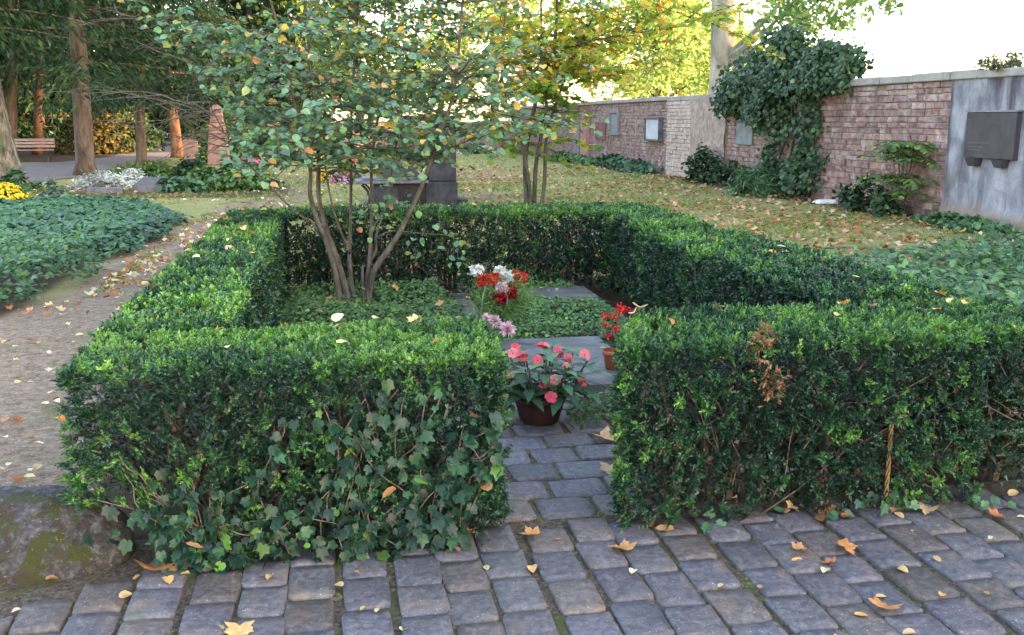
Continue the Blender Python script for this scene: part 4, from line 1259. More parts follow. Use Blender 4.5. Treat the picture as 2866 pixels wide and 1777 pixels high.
MB().add([(-2.98, 35.9, 0), (-2.4, 35.9, 0), (-2.4, 35.9, .8), (-2.55, 35.9, .98), (-2.7, 35.9, 1.03), (-2.85, 35.9, .98), (-2.98, 35.9, .8), (-2.98, 36.12, 0), (-2.4, 36.12, 0), (-2.4, 36.12, .8), (-2.55, 36.12, .98), (-2.7, 36.12, 1.03), (-2.85, 36.12, .98), (-2.98, 36.12, .8)],
         [(0, 1, 2, 3, 4, 5, 6), (13, 12, 11, 10, 9, 8, 7)] + [(i, i + 7, (i + 1) % 7 + 7, (i + 1) % 7) for i in range(7)]).build('slab', M['greystone'], h3)
MB().box(-3.1, -2.3, 35.8, 36.2, -.02, .1, .02).build('base', M['greystone'], h3)
def flowerbed(label, c, rx, ry, rz, n, cols, wts, size=.05, green=.4, name='flower_clump', cat='flowers'):
    t = bush(name, label, c, rx, ry, rz, n, size * 1.3, [(.05, .11, .04), (.08, .16, .05)], [1, 1], cat, T=T_OVAL)
    u = rng.normal(size=(int(n * .7), 3)); u[:, 2] = np.abs(u[:, 2]) + .15; u /= np.linalg.norm(u, axis=1, keepdims=True)
    P = u * np.array([rx, ry, rz]) * rng.uniform(.93, 1.08, (len(u), 1)) + np.array(c)
    V, F, c_ = scatter(*T_ROUND_LOW, P, basis(u + rng.normal(size=u.shape) * .4), rng.uniform(.7, 1.2, len(P)) * size, pick(cols, wts, len(P), .12))
    stuff(inst('blossoms', np_mesh('blossoms', V, F, M['petal'], c_), t))
    return t
flowerbed('pink begonias in front of the broad grey headstone', (-2.75, 34.6, .02), .55, .35, .3, 420, [(.62, .10, .28), (.7, .3, .42)], [3, 1], .075)
flowerbed('small red flowers beside the obelisk foot', (-3.45, 35.6, .02), .28, .2, .14, 120, [(.6, .12, .16)], [1], .06)
flowerbed('round red and pink flower clump far behind the shrub', (.4, 36.6, .02), .42, .3, .55, 380, [(.65, .05, .06), (.62, .12, .22)], [3, 2], .08)
flowerbed('pink heather clump beside the dark monument', (.32, 25.4, .02), .42, .3, .3, 420, [(.52, .16, .36), (.6, .35, .5)], [3, 2], .05)
flowerbed('yellow flower clump left of the pink heather', (-.25, 26.2, .02), .25, .2, .28, 260, [(.7, .45, .04)], [1], .05)
flowerbed('white flowers on the far grave before the end wall', (6.6, 47, .02), .9, .4, .4, 380, [(.7, .7, .66)], [1], .08)
flowerbed('small scarlet flowers on the far grave before the end wall', (7.9, 46.6, .02), .25, .2, .45, 120, [(.6, .04, .03)], [1], .08)
flowerbed('yellow chrysanthemum clump at the left picture edge', (-5.95, 19.5, .02), .48, .4, .42, 900, [(.72, .52, .02), (.75, .6, .06)], [3, 1], .06)
# silver bed with kerb stones and shrubs
bush('silver_ragwort', 'silver-white ragwort filling the kerbed grave bed', (-5.2, 25.5, .0), .95, .55, .42, 2200, .11, [(.45, .48, .49), (.6, .62, .62), (.25, .29, .27)], [3, 3, 1], 'plant', T=T_LANCE)
bush('silver_ragwort', 'smaller silver ragwort clump at the bed end by the brown trunk', (-5.85, 24.6, .0), .35, .3, .2, 500, .09, [(.34, .37, .38), (.48, .5, .5)], [3, 2], 'plant', T=T_LANCE)
k1 = MB().box(-5.35, -4.6, 23.2, 23.34, -.02, .13, .015).build('kerb_stone', M['kerbstone'])
tag(k1, 'short dark kerb stone in front of the silver ragwort', 'kerb')
k2 = MB().add([(-4.45, 23.5, -.02), (-3.3, 23.7, -.02), (-3.3, 24.9, -.02), (-4.45, 24.9, -.02), (-4.45, 23.5, .14), (-3.3, 23.7, .14), (-3.3, 24.9, .26), (-4.45, 24.9, .26)], [(3, 2, 1, 0), (4, 5, 6, 7), (0, 1, 5, 4), (1, 2, 6, 5), (2, 3, 7, 6), (3, 0, 4, 7)]).build('grave_slab', M['slab'], bevel=.015)
tag(k2, 'sloping grey grave slab between silver ragwort and green ivy', 'grave slab')
IV = [(.03, .085, .042), (.045, .115, .055), (.07, .16, .06)]
bush('ivy_mound', 'bright green ivy mound in front of the obelisk', (-2.35, 24.0, 0), 1.15, .75, .62, 2600, .12, [(.04, .11, .035), (.07, .17, .05), (.11, .23, .06)], [2, 3, 1.5], 'ivy', T=T_IVY_LOW, mat='ivy')
bush('ivy_mound', 'dull grey-green ivy spilling over the sloping grave slab', (-3.35, 23.6, 0), .75, .5, .34, 1100, .11, IV, [3, 2, 1], 'ivy', T=T_IVY_LOW, mat='ivy')
bush('juniper', 'dark rounded juniper in front of the red headstone', (-3.8, 28.6, 0), .45, .42, .66, 1800, .1, [(.018, .045, .025), (.03, .07, .034)], [1, 1], 'bush')
bush('grass_tuft', 'olive grassy hummock between road and silver bed', (-5.6, 32.3, 0), 1.0, .7, .38, 1500, .16, [(.09, .13, .035), (.14, .17, .05)], [1, 1], 'plant', T=T_LANCE)
bush('fern_patch', 'green leafy patch beside the grassy hummock', (-4.9, 29.2, 0), 1.2, .7, .36, 1700, .13, [(.06, .13, .04), (.1, .19, .06)], [1, 1], 'plant')
bush('laurel_bush', 'bright green laurel behind the obelisk', (-4.2, 39.6, 0), .95, .6, 1.55, 2300, .14, [(.07, .16, .035), (.12, .26, .05), (.05, .1, .03)], [2, 2, 1], T=T_OVAL)
bush('ivy_clump', 'dark ivy around the foot of the leaning trunk', (-7.4, 24.6, 0), .65, .45, .45, 900, .12, IV, [2, 2, 1], 'ivy', T=T_IVY_LOW, mat='ivy')
bush('small_plant', 'small grey-leaved plant standing on the lawn by the ivy bed', (-5.5, 21.2, .08), .22, .2, .34, 160, .12, [(.07, .14, .08), (.16, .2, .2)], [3, 2], 'plant', T=T_OVAL)

# ------------------------------------------------------------------ dark monument behind the back hedge
mo = thing('grave_monument', 'dark grey stone grave monument with black panel behind the back hedge', 'monument', (1.5, 18.6, 0))
MB().box(.72, 1.62, 18.5, 19.2, -.02, .44, .015).build('left_plinth', M['monument'], mo)
MB().box(1.66, 2.24, 18.42, 19.2, -.02, .46, .015).build('right_plinth', M['monument'], mo)
MB().box(2.26, 2.44, 18.5, 19.1, -.02, .13, .01).build('step', M['monument'], mo)
MB().box(1.16, 1.66, 18.47, 18.6, .02, .40, .005).build('black_panel', M['black'], mo)
MB().box(.38, 1.70, 18.36, 19.1, .443, .50, .008).box(.5, 1.66, 18.42, 19.0, .503, .55, .006).build('cornice', M['kerbstone'], mo)
MB().add([(.78, 18.5, .553), (1.6, 18.5, .553), (1.6, 19.0, .553), (.78, 19.0, .553), (.86, 18.6, .82), (1.3, 18.6, .9), (1.3, 18.95, .9), (.86, 18.95, .82)], [(3, 2, 1, 0), (4, 5, 6, 7), (0, 1, 5, 4), (1, 2, 6, 5), (2, 3, 7, 6), (3, 0, 4, 7)]).build('sloping_block', M['monument'], mo, bevel=.01)
MB().box(1.16, 1.72, 18.62, 18.95, .80, 1.5, .01).build('black_stele', M['black'], mo)
MB().box(1.725, 2.24, 18.6, 19.0, .462, 1.55, .015).build('stele', M['monument'], mo)
MB().box(1.05, 2.3, 18.55, 19.05, 1.552, 1.66, .015).build('top_slab', M['monument'], mo)
MB().tube(spline([(.5, 18.5, .44), (.62, 18.5, .3), (.6, 18.5, .12), (.52, 18.5, 0)]), .05, 8).build('bracket', M['black'], mo, True)

# ------------------------------------------------------------------ ivy and shrubs on and along the wall
def wall_ivy():
    t = thing('wall_ivy', 'huge dark ivy mass growing over the top of the brick wall', 'ivy', (9.5, 20, 0))
    blobs = [(9.6, 21.6, 2.6, .7, 1.6, .62), (9.5, 22.8, 2.1, .5, 1.1, .55), (9.6, 20.3, 2.35, .6, 1.7, .55), (9.8, 21.3, 3.05, .55, .95, .45), (9.8, 19.0, 2.75, .5, 1.15, .35), (9.55, 18.6, 2.3, .3, 1.1, .2), (9.4, 21.0, 1.65, .45, 1.1, .5),
             (9.5, 19.8, 1.0, .25, .7, .6), (9.45, 19.4, .35, .3, .7, .4), (9.5, 20.8, .6, .2, .5, .5), (9.6, 19.6, 1.5, .15, 1.0, .7), (9.6, 19.3, .8, .12, .8, .8), (9.7, 20.6, 3.0, .4, .5, .5), (9.75, 18.0, 2.45, .2, .5, .2)]
    Ps = []
    for (x, y, z, rx, ry, rz) in blobs:
        n = int(4600 * (rx * ry * rz) ** .62)
        u = rng.normal(size=(n, 3)); u /= np.linalg.norm(u, axis=1, keepdims=True)
        q = u * rng.random((n, 1)) ** .35 * np.array([rx, ry, rz])
        q += .16 * np.stack([noise3(q + 3, 5, 1), noise3(q, 5, 2), noise3(q + 9, 5, 3)], 1) + rng.normal(size=q.shape) * .05
        Ps.append(q + np.array([x, y, z]))
    P = np.concatenate(Ps); P[:, 2] = np.abs(P[:, 2])
    P = P[(P[:, 0] < WX) | (P[:, 2] > 2.3)]
    P = P[noise3(P, 3.2, 55) + .5 * noise3(P, 8, 56) + rng.normal(size=len(P)) * .25 + .5 * np.clip(P[:, 2] - 1.6, 0, .6) > -.1]
    P = P[(P[:, 2] > 1.55) | (rng.random(len(P)) < .55)]
    k = len(P)
    n_ = np.tile([-.8, -.35, .5], (k, 1)) + rng.normal(size=P.shape) * .55
    V, F, c = scatter(*T_IVY_LOW, P, basis(n_, (0, 0, -1), rng.normal(size=k) * .7), rng.uniform(.06, .115, k), pick([(.02, .05, .026), (.032, .078, .035), (.06, .125, .05), (.10, .16, .06)], [3, 4, 3, 1], k))
    stuff(inst('leaves', np_mesh('leaves', V, F, M['ivy'], c), t))
    for j in range(5):
        y0 = 19.2 + j * .35
        MB().tube(spline([(9.6, y0, 0), (9.55, y0 + random.gauss(0, .2), .7), (9.58, y0 + random.gauss(0, .3), 1.5), (9.6, y0 + random.gauss(0, .5), 2.3)]), .03, 6).build('stem', M['bark_maple'], t, True)
wall_ivy()
bush('fern', 'feathery green fern at the foot of the ivy-covered wall', (9.05, 20.3, 0), .75, .8, .55, 900, .22, [(.06, .15, .06), (.09, .2, .08)], [1, 1], 'fern', T=(T_LANCE[0] * np.array([.6, 1, 1]), T_LANCE[1]), mat='leaf')
bush('evergreen_bush', 'dark glossy bush in front of the tan rendered bay', (9.25, 24.2, 0), .45, 1.0, .85, 1700, .11, DG, [2, 2, 1], T=T_OVAL, mat='ivy')
bush('evergreen_bush', 'low dark bush between tan bay and fern', (9.3, 22.2, 0), .4, .7, .6, 900, .11, DG, [2, 2, 1], T=T_OVAL, mat='ivy')
bush('ivy_strip', 'ivy creeping along the foot of the far brick wall', (9.2, 31.5, 0), .45, 3.0, .42, 2600, .12, IV, [2, 2, 1], 'ivy', T=T_IVY_LOW, mat='ivy')
bush('ivy_strip', 'leafy green strip at the wall foot behind the young maple', (8.9, 37, 0), .6, 3.0, .4, 1800, .13, [(.05, .12, .04), (.1, .2, .06)], [1, 1], 'plant', T=T_IVY_LOW, mat='ivy')
sm = thing('sumac_sapling', 'sapling with long yellow-green feathered leaves before the brick wall', 'shrub', (9.4, 15.4, 0))
mb = MB(); P = []; D = []
for k in range(15):
    az = random.uniform(0, 6.28)
    top = Vector((9.35 + .12 * math.cos(az), 15.4 + .35 * math.sin(az), random.uniform(.4, 1.25)))
    mb.tube([(9.38, 15.4, 0), tuple(top)], [.012, .006], 5, False)
    for q in range(4):
        d = Vector((math.cos(az + q * 1.6) * .6, math.sin(az + q * 1.6), .15)).normalized()
        Lf = random.uniform(.35, .6)
        fr = [top + d * (Lf * j / 7) + Vector((0, 0, -.35 * Lf * (j / 7) ** 2)) for j in range(8)]
        fr = [Vector((min(v.x, WX - .03), v.y, v.z)) for v in fr]
        mb.tube(fr, .003, 4, False)
        s = Vector((-d.y, d.x, 0))
        for j in range(1, 8):
            for sg in (-1, 1):
                P.append(fr[j]); D.append((s * sg + d * .5 + Vector((0, 0, -.3))).normalized())
P = np.array(P); D = np.array(D); k = len(P)
put_leaves(sm, (T_LANCE[0] * np.array([1.6, 1, 1]), T_LANCE[1]), P, leaf_frames(P, D, .3), rng.uniform(.1, .15, k), pick([(.07, .15, .05), (.12, .22, .05), (.32, .32, .05)], [4, 3, 1], k), M['leaf'], M['leaf_o'], 150, 'leaflet')
mb.build('stems', M['twig'], sm)
bush('evergreen_bush', 'dark shrubby growth under the sumac sapling', (9.2, 16.1, 0), .45, .85, .55, 1100, .10, DG, [2, 2, 1], T=T_OVAL, mat='ivy')
bush('ground_ivy', 'ground ivy running along the foot of the rendered wall', (9.15, 13.6, 0), .35, 1.3, .2, 1000, .09, [(.05, .12, .045), (.08, .18, .06)], [1, 1], 'ivy', T=T_IVY_LOW, mat='ivy')
bush('wall_sprig', 'thin branch hanging over the coping at the right edge', (9.7, 13.5, 2.3), .35, .5, .4, 420, .09, [(.12, .13, .08), (.2, .19, .12)], [1, 1], 'branch', T=T_LANCE)
ws = MB().frustum(9.35, 18.0, 0, .07, .22, .16, .16, .1).build('white_stone', M['white_enamel'], bevel=.02)
tag(ws, 'small pale stone lying at the foot of the brick wall', 'stone')
tag(MB().tube(spline([(5.9, 11.4, .03), (6.3, 11.25, .05), (6.7, 10.9, .03), (7.0, 10.6, .02)]), [.012] * 8 + [.01] * 4 + [.006], 6).build('fallen_twig', M['twig']), 'thin fallen branch lying on the leaf-strewn lawn', 'branch')

# ------------------------------------------------------------------ ground cover beds
def bedcover(name, label, poly, zf, dens, size, cols, wts, T, mat, cat, tilt=.35, n_ind=0, lname='leaf'):
    """leaves lying over a polygon; zf(x,y) = height of the canopy"""
    xs = [p[0] for p in poly]; ys = [p[1] for p in poly]
    x0, x1, y0, y1 = min(xs), max(xs), min(ys), max(ys)
    n = int(dens * (x1 - x0) * (y1 - y0))
    q = np.stack([rng.uniform(x0, x1, n), rng.uniform(y0, y1, n)], 1)
    wob = q + .12 * np.stack([noise3(np.column_stack([q, q[:, 0]]), 4, 1), noise3(np.column_stack([q, q[:, 1]]), 4, 2)], 1)
    ins = np.zeros(n, bool)
    j = len(poly) - 1
    for i in range(len(poly)):
        (xi, yi), (xj, yj) = poly[i], poly[j]
        c = ((yi > wob[:, 1]) != (yj > wob[:, 1])) & (wob[:, 0] < (xj - xi) * (wob[:, 1] - yi) / (yj - yi + 1e-9) + xi)
        ins ^= c
        j = i
    q = q[ins]; n = len(q)
    # distance to the outline lets the canopy fall to the ground at the rim
    dm = np.full(n, 9.0)
    for i in range(len(poly)):
        a = np.array(poly[i]); b = np.array(poly[(i + 1) % len(poly)])
        t = np.clip(((q - a) @ (b - a)) / max(1e-9, (b - a) @ (b - a)), 0, 1)
        dm = np.minimum(dm, np.linalg.norm(q - (a + t[:, None] * (b - a)), axis=1))
    top = zf(q[:, 0], q[:, 1]) * np.clip(.25 + dm / .28, 0, 1)
    z = top * (1 - rng.random(n) ** 2 * .65) + .01
    P = np.column_stack([q, z])
    t = thing(name, label, cat, (sum(xs) / len(xs), sum(ys) / len(ys), 0))
    nn = np.tile([0, -.25, 1.0], (n, 1)) + rng.normal(size=P.shape) * tilt
    C = pick(cols, wts, n, .16) * (1 + .28 * noise3(P, 3.0, 4) + .15 * noise3(P, 9, 5))[:, None]
    C = np.clip(C, .006, .7)
    Rm = basis(nn); S = rng.uniform(.7, 1.25, n) * size
    if n_ind:
        put_leaves(t, T, P, Rm, S, C, M[mat], M['ivy_o'], n_ind, lname, in_frame(P))
    else:
        V, F, c = scatter(*T, P, Rm, S, C, .02)
        stuff(inst('leaves', np_mesh('leaves', V, F, M[mat], c, True), t))
    # creeping stems
    mb = MB()
    for _ in range(40):
        i = random.randrange(n)
        p = Vector(P[i]); a = random.uniform(0, 6.28)
        mb.tube([p, p + Vector((math.cos(a) * .15, math.sin(a) * .15, -.02)), p + Vector((math.cos(a + .4) * .3, math.sin(a + .4) * .3, -.06))], .004, 4, False)
    stuff(mb.build('stems', M['twig'], t))
    return t
VI = [(.04, .115, .035), (.065, .17, .045), (.105, .24, .06), (.18, .33, .07)]
flatz = lambda a: (lambda x, y: a + .05 * noise3(np.column_stack([x, y, x * 0]), 3, 8))
bedcover('periwinkle_bed', 'low green periwinkle carpet around the shrub stems', [(-.5, 4.15), (.46, 4.15), (.48, 5.25), (.96, 5.5), (1.0, 8.8), (-.5, 8.9)], flatz(.21), 1900, .036, VI, [2, 4, 3, .8], T_OVAL_LOW, 'leaf', 'ground cover')
bedcover('periwinkle_bed', 'green periwinkle carpet between the two grave slabs', [(1.12, 6.62), (2.2, 6.66), (2.25, 8.2), (2.2, 8.85), (1.25, 8.85), (1.12, 8.0)], flatz(.16), 2300, .036, VI, [2, 4, 3, 1], T_OVAL_LOW, 'leaf', 'ground cover')
bedcover('periwinkle_bed', 'dark periwinkle patch between impatiens pot and right hedge', [(1.2, 4.75), (2.25, 4.5), (2.25, 6.3), (1.8, 6.6), (1.78, 5.4), (1.25, 5.3)], flatz(.12), 1500, .034, VI, [4, 3, 1, .2], T_OVAL_LOW, 'leaf', 'ground cover')
bedcover('ivy_bed', 'large dark ivy bed beside the trodden path', [(-7.5, 19.4), (-5.0, 19.8), (-3.2, 18.6), (-2.35, 16.2), (-2.3, 14.2), (-2.5, 12.3), (-3.1, 11.7), (-7, 11.7)], flatz(.2), 470, .085, [(.026, .085, .036), (.042, .12, .05), (.07, .165, .06)], [3, 3, 1], T_IVY_LOW, 'ivy', 'ivy', .3, 300)
bedcover('leafy_bed', 'lighter green bushy ground cover in front of the ivy bed', [(-6, 12.1), (-3.2, 12.0), (-2.5, 11.4), (-2.4, 10.6), (-2.55, 9.5), (-2.9, 8.7), (-6, 8.3)], flatz(.36), 640, .072, [(.04, .11, .05), (.06, .15, .06), (.1, .2, .07)], [3, 3, 1], T_OVAL_LOW, 'leaf', 'ground cover', .45)
bedcover('leafy_bed', 'pale green leafy ground cover beyond the right hedge', [(3.05, 5.4), (4.2, 4.9), (8.2, 5.2), (8.2, 10.0), (6.8, 9.7), (5.4, 9.0), (4.2, 8.4), (3.2, 7.6)], flatz(.40), 480, .075, [(.045, .12, .05), (.07, .17, .06), (.11, .23, .08)], [2, 3, 1.5], T_OVAL_LOW, 'leaf', 'ground cover', .4)

# ------------------------------------------------------------------ grave slabs, pots, flowers
tag(MB().box(1.0, 1.8, 5.42, 6.66, -.02, .10, .012).build('grave_slab', M['slab']), 'large flat grey grave slab behind the pink impatiens pot', 'grave slab')
tag(MB().box(1.42, 2.12, 7.86, 8.34, -.02, .17, .012).build('grave_slab', M['slab']), 'smaller grey grave slab at the back of the grave', 'grave slab')
for k in range(4):
    MB().box(.99, 1.14, 6.9 + k * .48, 7.36 + k * .48, -.02, .06 + random.gauss(0, .004), .008).build('edging_stone', M['slab'], bed)
for k in range(3):
    MB().box(2.18 + .0, 2.26, 7.0 + k * .5, 7.48 + k * .5, -.02, .05, .008).build('edging_stone', M['slab'], bed)
tag(MB().add([(2.55, 8.2, .1), (2.9, 8.24, .1), (2.86, 8.3, .3), (2.66, 8.28, .26), (2.55, 8.24, .1), (2.9, 8.29, .1), (2.86, 8.34, .3), (2.66, 8.32, .26)], [(0, 1, 2, 3), (7, 6, 5, 4), (0, 4, 5, 1), (1, 5, 6, 2), (2, 6, 7, 3), (3, 7, 4, 0)]).build('stone_fragment', M['paper']), 'pale grey stone fragment leaning at the right hedge foot', 'stone')
tag(MB().add([(1.19, 6.5, .102), (1.33, 6.47, .102), (1.36, 6.53, .102), (1.24, 6.57, .102), (1.2, 6.51, .12), (1.32, 6.48, .122), (1.35, 6.53, .118), (1.25, 6.56, .122)], [(3, 2, 1, 0), (4, 5, 6, 7), (0, 1, 5, 4), (1, 2, 6, 5), (2, 3, 7, 6), (3, 0, 4, 7)]).build('slate_chip', M['kerbstone']), 'thin dark slate chip on the large grave slab', 'stone')

def obj_leaf(name, T, mat, smooth=True):
    return np_mesh(name, T[0], T[1], M[mat], None, smooth)
ME_LANCE = obj_leaf('lance_leaf', (T_LANCE[0] * np.array([1.35, 1, 1]), T_LANCE[1]), 'ivy_o')
ME_OVAL = obj_leaf('oval_leaf', T_OVAL, 'leaf_o')
T_PETAL = fan([(0, .62), (18, .66), (38, .58), (70, .42), (110, .3), (150, .34), (180, .4)], (0, .42), .1, .12)
ME_PETAL = obj_leaf('petal', (T_PETAL[0] * np.array([1.35, 1, 1.3]), T_PETAL[1]), 'petal_o')
def ball(name, r, m):
    return MB().lathe([(.001, -r), (r * .7, -r * .7), (r, 0), (r * .7, r * .7), (.001, r)], (0, 0, 0), 8).build(name, m)

def frame_to(d, up=(0, 0, 1)):
    """matrix with local Y -> d, local Z near up"""
    y = Vector(d).normalized(); z = Vector(up); z = (z - y * z.dot(y))
    if z.length < .05:
        z = Vector((1, 0, 0)) - y * y.x
    z.normalize(); x = y.cross(z)
    return Matrix((x, y, z)).transposed().to_4x4()

EYE = MB().lathe([(.001, -.003), (.004, 0), (.003, .005), (.001, .007)], (0, 0, 0), 7)
def five_petal(parent, p, n, size, colr, eye_mat):
    me = bpy.data.meshes.new('flower'); me.from_pydata(EYE.v, [], EYE.f); me.materials.append(eye_mat)
    n = Vector(n).normalized()
    q = n.to_track_quat('Z', 'Y').to_matrix().to_4x4()
    f = inst('flower', me, parent, Matrix.Translation(p) @ q)
    a0 = random.uniform(0, 6.28)
    for k in range(5):
        Mx = Matrix.Rotation(a0 + k * 2 * math.pi / 5, 4, 'Z') @ Matrix.Rotation(random.uniform(.05, .3), 4, 'X') @ Matrix.Scale(size * random.uniform(.9, 1.1), 4)
        c = [min(.95, v * random.uniform(.9, 1.12)) for v in colr]
        o = inst('petal', ME_PETAL, f, Mx, c)
    return f

# New Guinea impatiens in the brown pot
ip = thing('impatiens_pot', 'coral pink impatiens with long dark leaves in a brown pot', 'potted plant', (1.03, 4.98, 0))
pc = (1.03, 4.98, .026)
MB().lathe([(.095, 0), (.105, .01), (.128, .1), (.13, .115), (.142, .118), (.143, .142), (.13, .143), (.122, .12)], pc, 28).build('pot', M['plastic_dark'], ip, True)
MB().lathe([(.12, 0), (.118, .004)], (pc[0], pc[1], .135), 20).build('soil', M['soil'], ip)
stm = MB(); tips = []
for k in range(15):
    az = k * 2.4; rr = .03 + .2 * math.sqrt((k + .5) / 15)
    tip = Vector((pc[0] + rr * math.cos(az) * 1.15, pc[1] + rr * math.sin(az), .35 + .07 * (1 - rr / .2) + random.gauss(0, .015)))
    stm.tube(spline([(pc[0] + .4 * rr * math.cos(az), pc[1] + .4 * rr * math.sin(az), .13), (pc[0] + .8 * rr * math.cos(az), pc[1] + .8 * rr * math.sin(az), .24), tip]), .005, 6, False)
    tips.append((tip, az))
stm.build('stems', M['twig'], ip, True)
for tip, az in tips:
    for j in range(12):
        a = az + j * 2.4 + random.gauss(0, .2)
        out = Vector((math.cos(az), math.sin(az), 0)) * .3
        lvl = j / 12
        d = Vector((math.cos(a), math.sin(a), .35 - .75 * lvl + random.gauss(0, .12))) + out
        p = tip + Vector((0, 0, -.17 * lvl)) - out * .12 * lvl
        L = random.uniform(.11, .16) * (.8 + .4 * lvl)
        c = pick([(.035, .10, .05), (.055, .135, .065), (.085, .18, .06)], [3, 3, 1], 1)[0]
        inst('leaf', ME_LANCE, ip, Matrix.Translation(p) @ frame_to(d) @ Matrix.Scale(L, 4), c)
for (dx, dz, fy) in ((-.19, .36, -.02), (.2, .38, 0), (-.12, .41, 0), (-.08, .395, -.02), (-.02, .375, -.05), (.085, .395, .02), (.12, .37, -.03), (.10, .335, -.09), (-.012, .27, -.16), (.035, .285, -.155), (.012, .205, -.185), (-.145, .30, -.05), (.175, .245, -.07), (-.1, .43, .06), (.02, .43, .08), (.045, .42, .09)):
    P0 = Vector((pc[0] + dx * 1.2, pc[1] + fy * 1.15, dz + .01 - .18 * max(0, dz - .3)))
    nrm = Vector((dx * 2, -1.0, .55))
    s = random.uniform(.026, .034) * (.7 if fy > 0.05 else 1)
    five_petal(ip, P0, nrm, s, (.72, .085, .12) if random.random() < .75 else (.78, .2, .22), M['rope'])

# kalanchoe in terracotta
kl = thing('kalanchoe_pot', 'small red kalanchoe in a terracotta pot beside the grave slab', 'potted plant', (1.62, 5.72, .12))
kc = (1.64, 5.72, .102)
MB().lathe([(.045, 0), (.06, .09), (.066, .092), (.068, .115), (.06, .116), (.055, .1)], kc, 22).build('pot', M['terracotta'], kl, True)
stm = MB()
for k in range(26):
    a = random.uniform(0, 6.28); z = random.uniform(.23, .33)
    inst('leaf', ME_OVAL, kl, Matrix.Translation((kc[0] + .015 * math.cos(a), kc[1] + .015 * math.sin(a), z)) @ frame_to((math.cos(a), math.sin(a), random.uniform(-.1, .7))) @ Matrix.Scale(random.uniform(.06, .09), 4), pick([(.035, .1, .04), (.06, .15, .05)], [1, 1], 1)[0])
for k, (dx, dy, dz) in enumerate(((-.06, -.02, .43), (-.02, -.04, .42), (.03, 0, .45), (.075, .02, .455), (.11, 0, .44), (-.07, -.05, .375), (.0, -.06, .36), (.05, .03, .47), (-.04, -.05, .31))):
    c0 = np.array([kc[0] + dx, kc[1] + dy, dz])
    stm.tube([(kc[0], kc[1], .25), tuple(c0)], .003, 5, False)
    n = 34
    u = rng.normal(size=(n, 3)); u[:, 2] = np.abs(u[:, 2]) + .2; u /= np.linalg.norm(u, axis=1, keepdims=True)
    V, F, c = scatter(T_SMALL[0] * np.array([.9, 1, 1]), T_SMALL[1], c0 + u * .018 + rng.normal(size=u.shape) * .008, basis(u), rng.uniform(.016, .026, n), pick([(.6, .03, .02), (.5, .02, .015), (.7, .08, .05)], [3, 2, 1], n))
    inst('flower_cluster', np_mesh('flower_cluster', V, F, M['petal'], c), kl)
stm.build('stems', M['twig'], kl)

# bouquet of carnations
def carnation(name, parent, p, n, r, cols, wts, group=None, spiky=False):
    k = 150 if not spiky else 110
    u = rng.normal(size=(k, 3)); u[:, 2] = np.abs(u[:, 2]) * 1.1 - .15; u /= np.linalg.norm(u, axis=1, keepdims=True)
    q = Vector(n).normalized().to_track_quat('Z', 'Y').to_matrix()
    q = np.array(q)
    uw = u @ q.T
    if spiky:
        Rm = np.stack([np.cross(uw, basis(uw)[:, :, 0]), uw, basis(uw)[:, :, 0]], axis=2)
        T = (T_SMALL[0] * np.array([.5, 1, .4]), T_SMALL[1])
        V, F, c = scatter(*T, np.array(p) + uw * r * .1, Rm, r * rng.uniform(.8, 1.1, k), pick(cols, wts, k, .1))
    else:
        rad = rng.uniform(.55, 1, (k, 1))
        V, F, c = scatter(*T_ROUND, np.array(p) + uw * r * .72 * rad * np.array([1, 1, .85]), basis(uw * .45 + rng.normal(size=uw.shape) * .6), r * rng.uniform(.45, .7, k), pick(cols, wts, k, .08), .1)
    return inst(name, np_mesh(name, V, F, M['petal'], c), parent)
bq = thing('bouquet', 'bouquet of red and white carnations with feathery fern in the grave bed', 'bouquet', (1.19, 7.25, .1))
RED = [(.62, .03, .03), (.5, .02, .02)]; WHT = [(.75, .75, .72), (.62, .62, .6)]; DRK = [(.33, .008, .02), (.22, .006, .015)]; PNK = [(.7, .42, .45), (.72, .6, .6)]
heads = [((1.01, 7.2, .50), WHT), ((1.055, 7.15, .435), RED), ((1.12, 7.12, .45), RED), ((1.185, 7.17, .49), WHT), ((1.225, 7.15, .455), WHT), ((1.31, 7.2, .45), RED), ((1.345, 7.22, .43), RED), ((1.18, 7.08, .385), PNK), ((1.165, 7.06, .325), DRK), ((1.235, 7.08, .35), DRK)]
stm = MB()
for p, cs in heads:
    d = Vector(p) - Vector((1.19, 7.25, .12))
    carnation('carnation', bq, p, d + Vector((0, -.12, 0)), .054 if cs is not DRK else .06, cs, [3, 2])
    stm.tube([(1.19, 7.25, .08), tuple(Vector((1.19, 7.25, .12)) + d * .6), p], .003, 5, False)
stm.build('stems', M['twig'], bq)
n = 3000
u = rng.normal(size=(n, 3)) * np.array([.085, .05, .08]) + np.array([1.19, 7.14, .3]); u[:, 0] += rng.choice([-.09, 0, .09], n)
V, F, c = scatter(T_BLADE[0] * np.array([.35, .6, 1]), T_BLADE[1], u, basis(rng.normal(size=u.shape) + np.array([0, -.3, -.3])), rng.uniform(.05, .09, n), pick([(.11, .23, .06), (.17, .31, .09)], [2, 1], n))
stuff(inst('fern_foliage', np_mesh('fern_foliage', V, F, M['leaf'], c), bq))
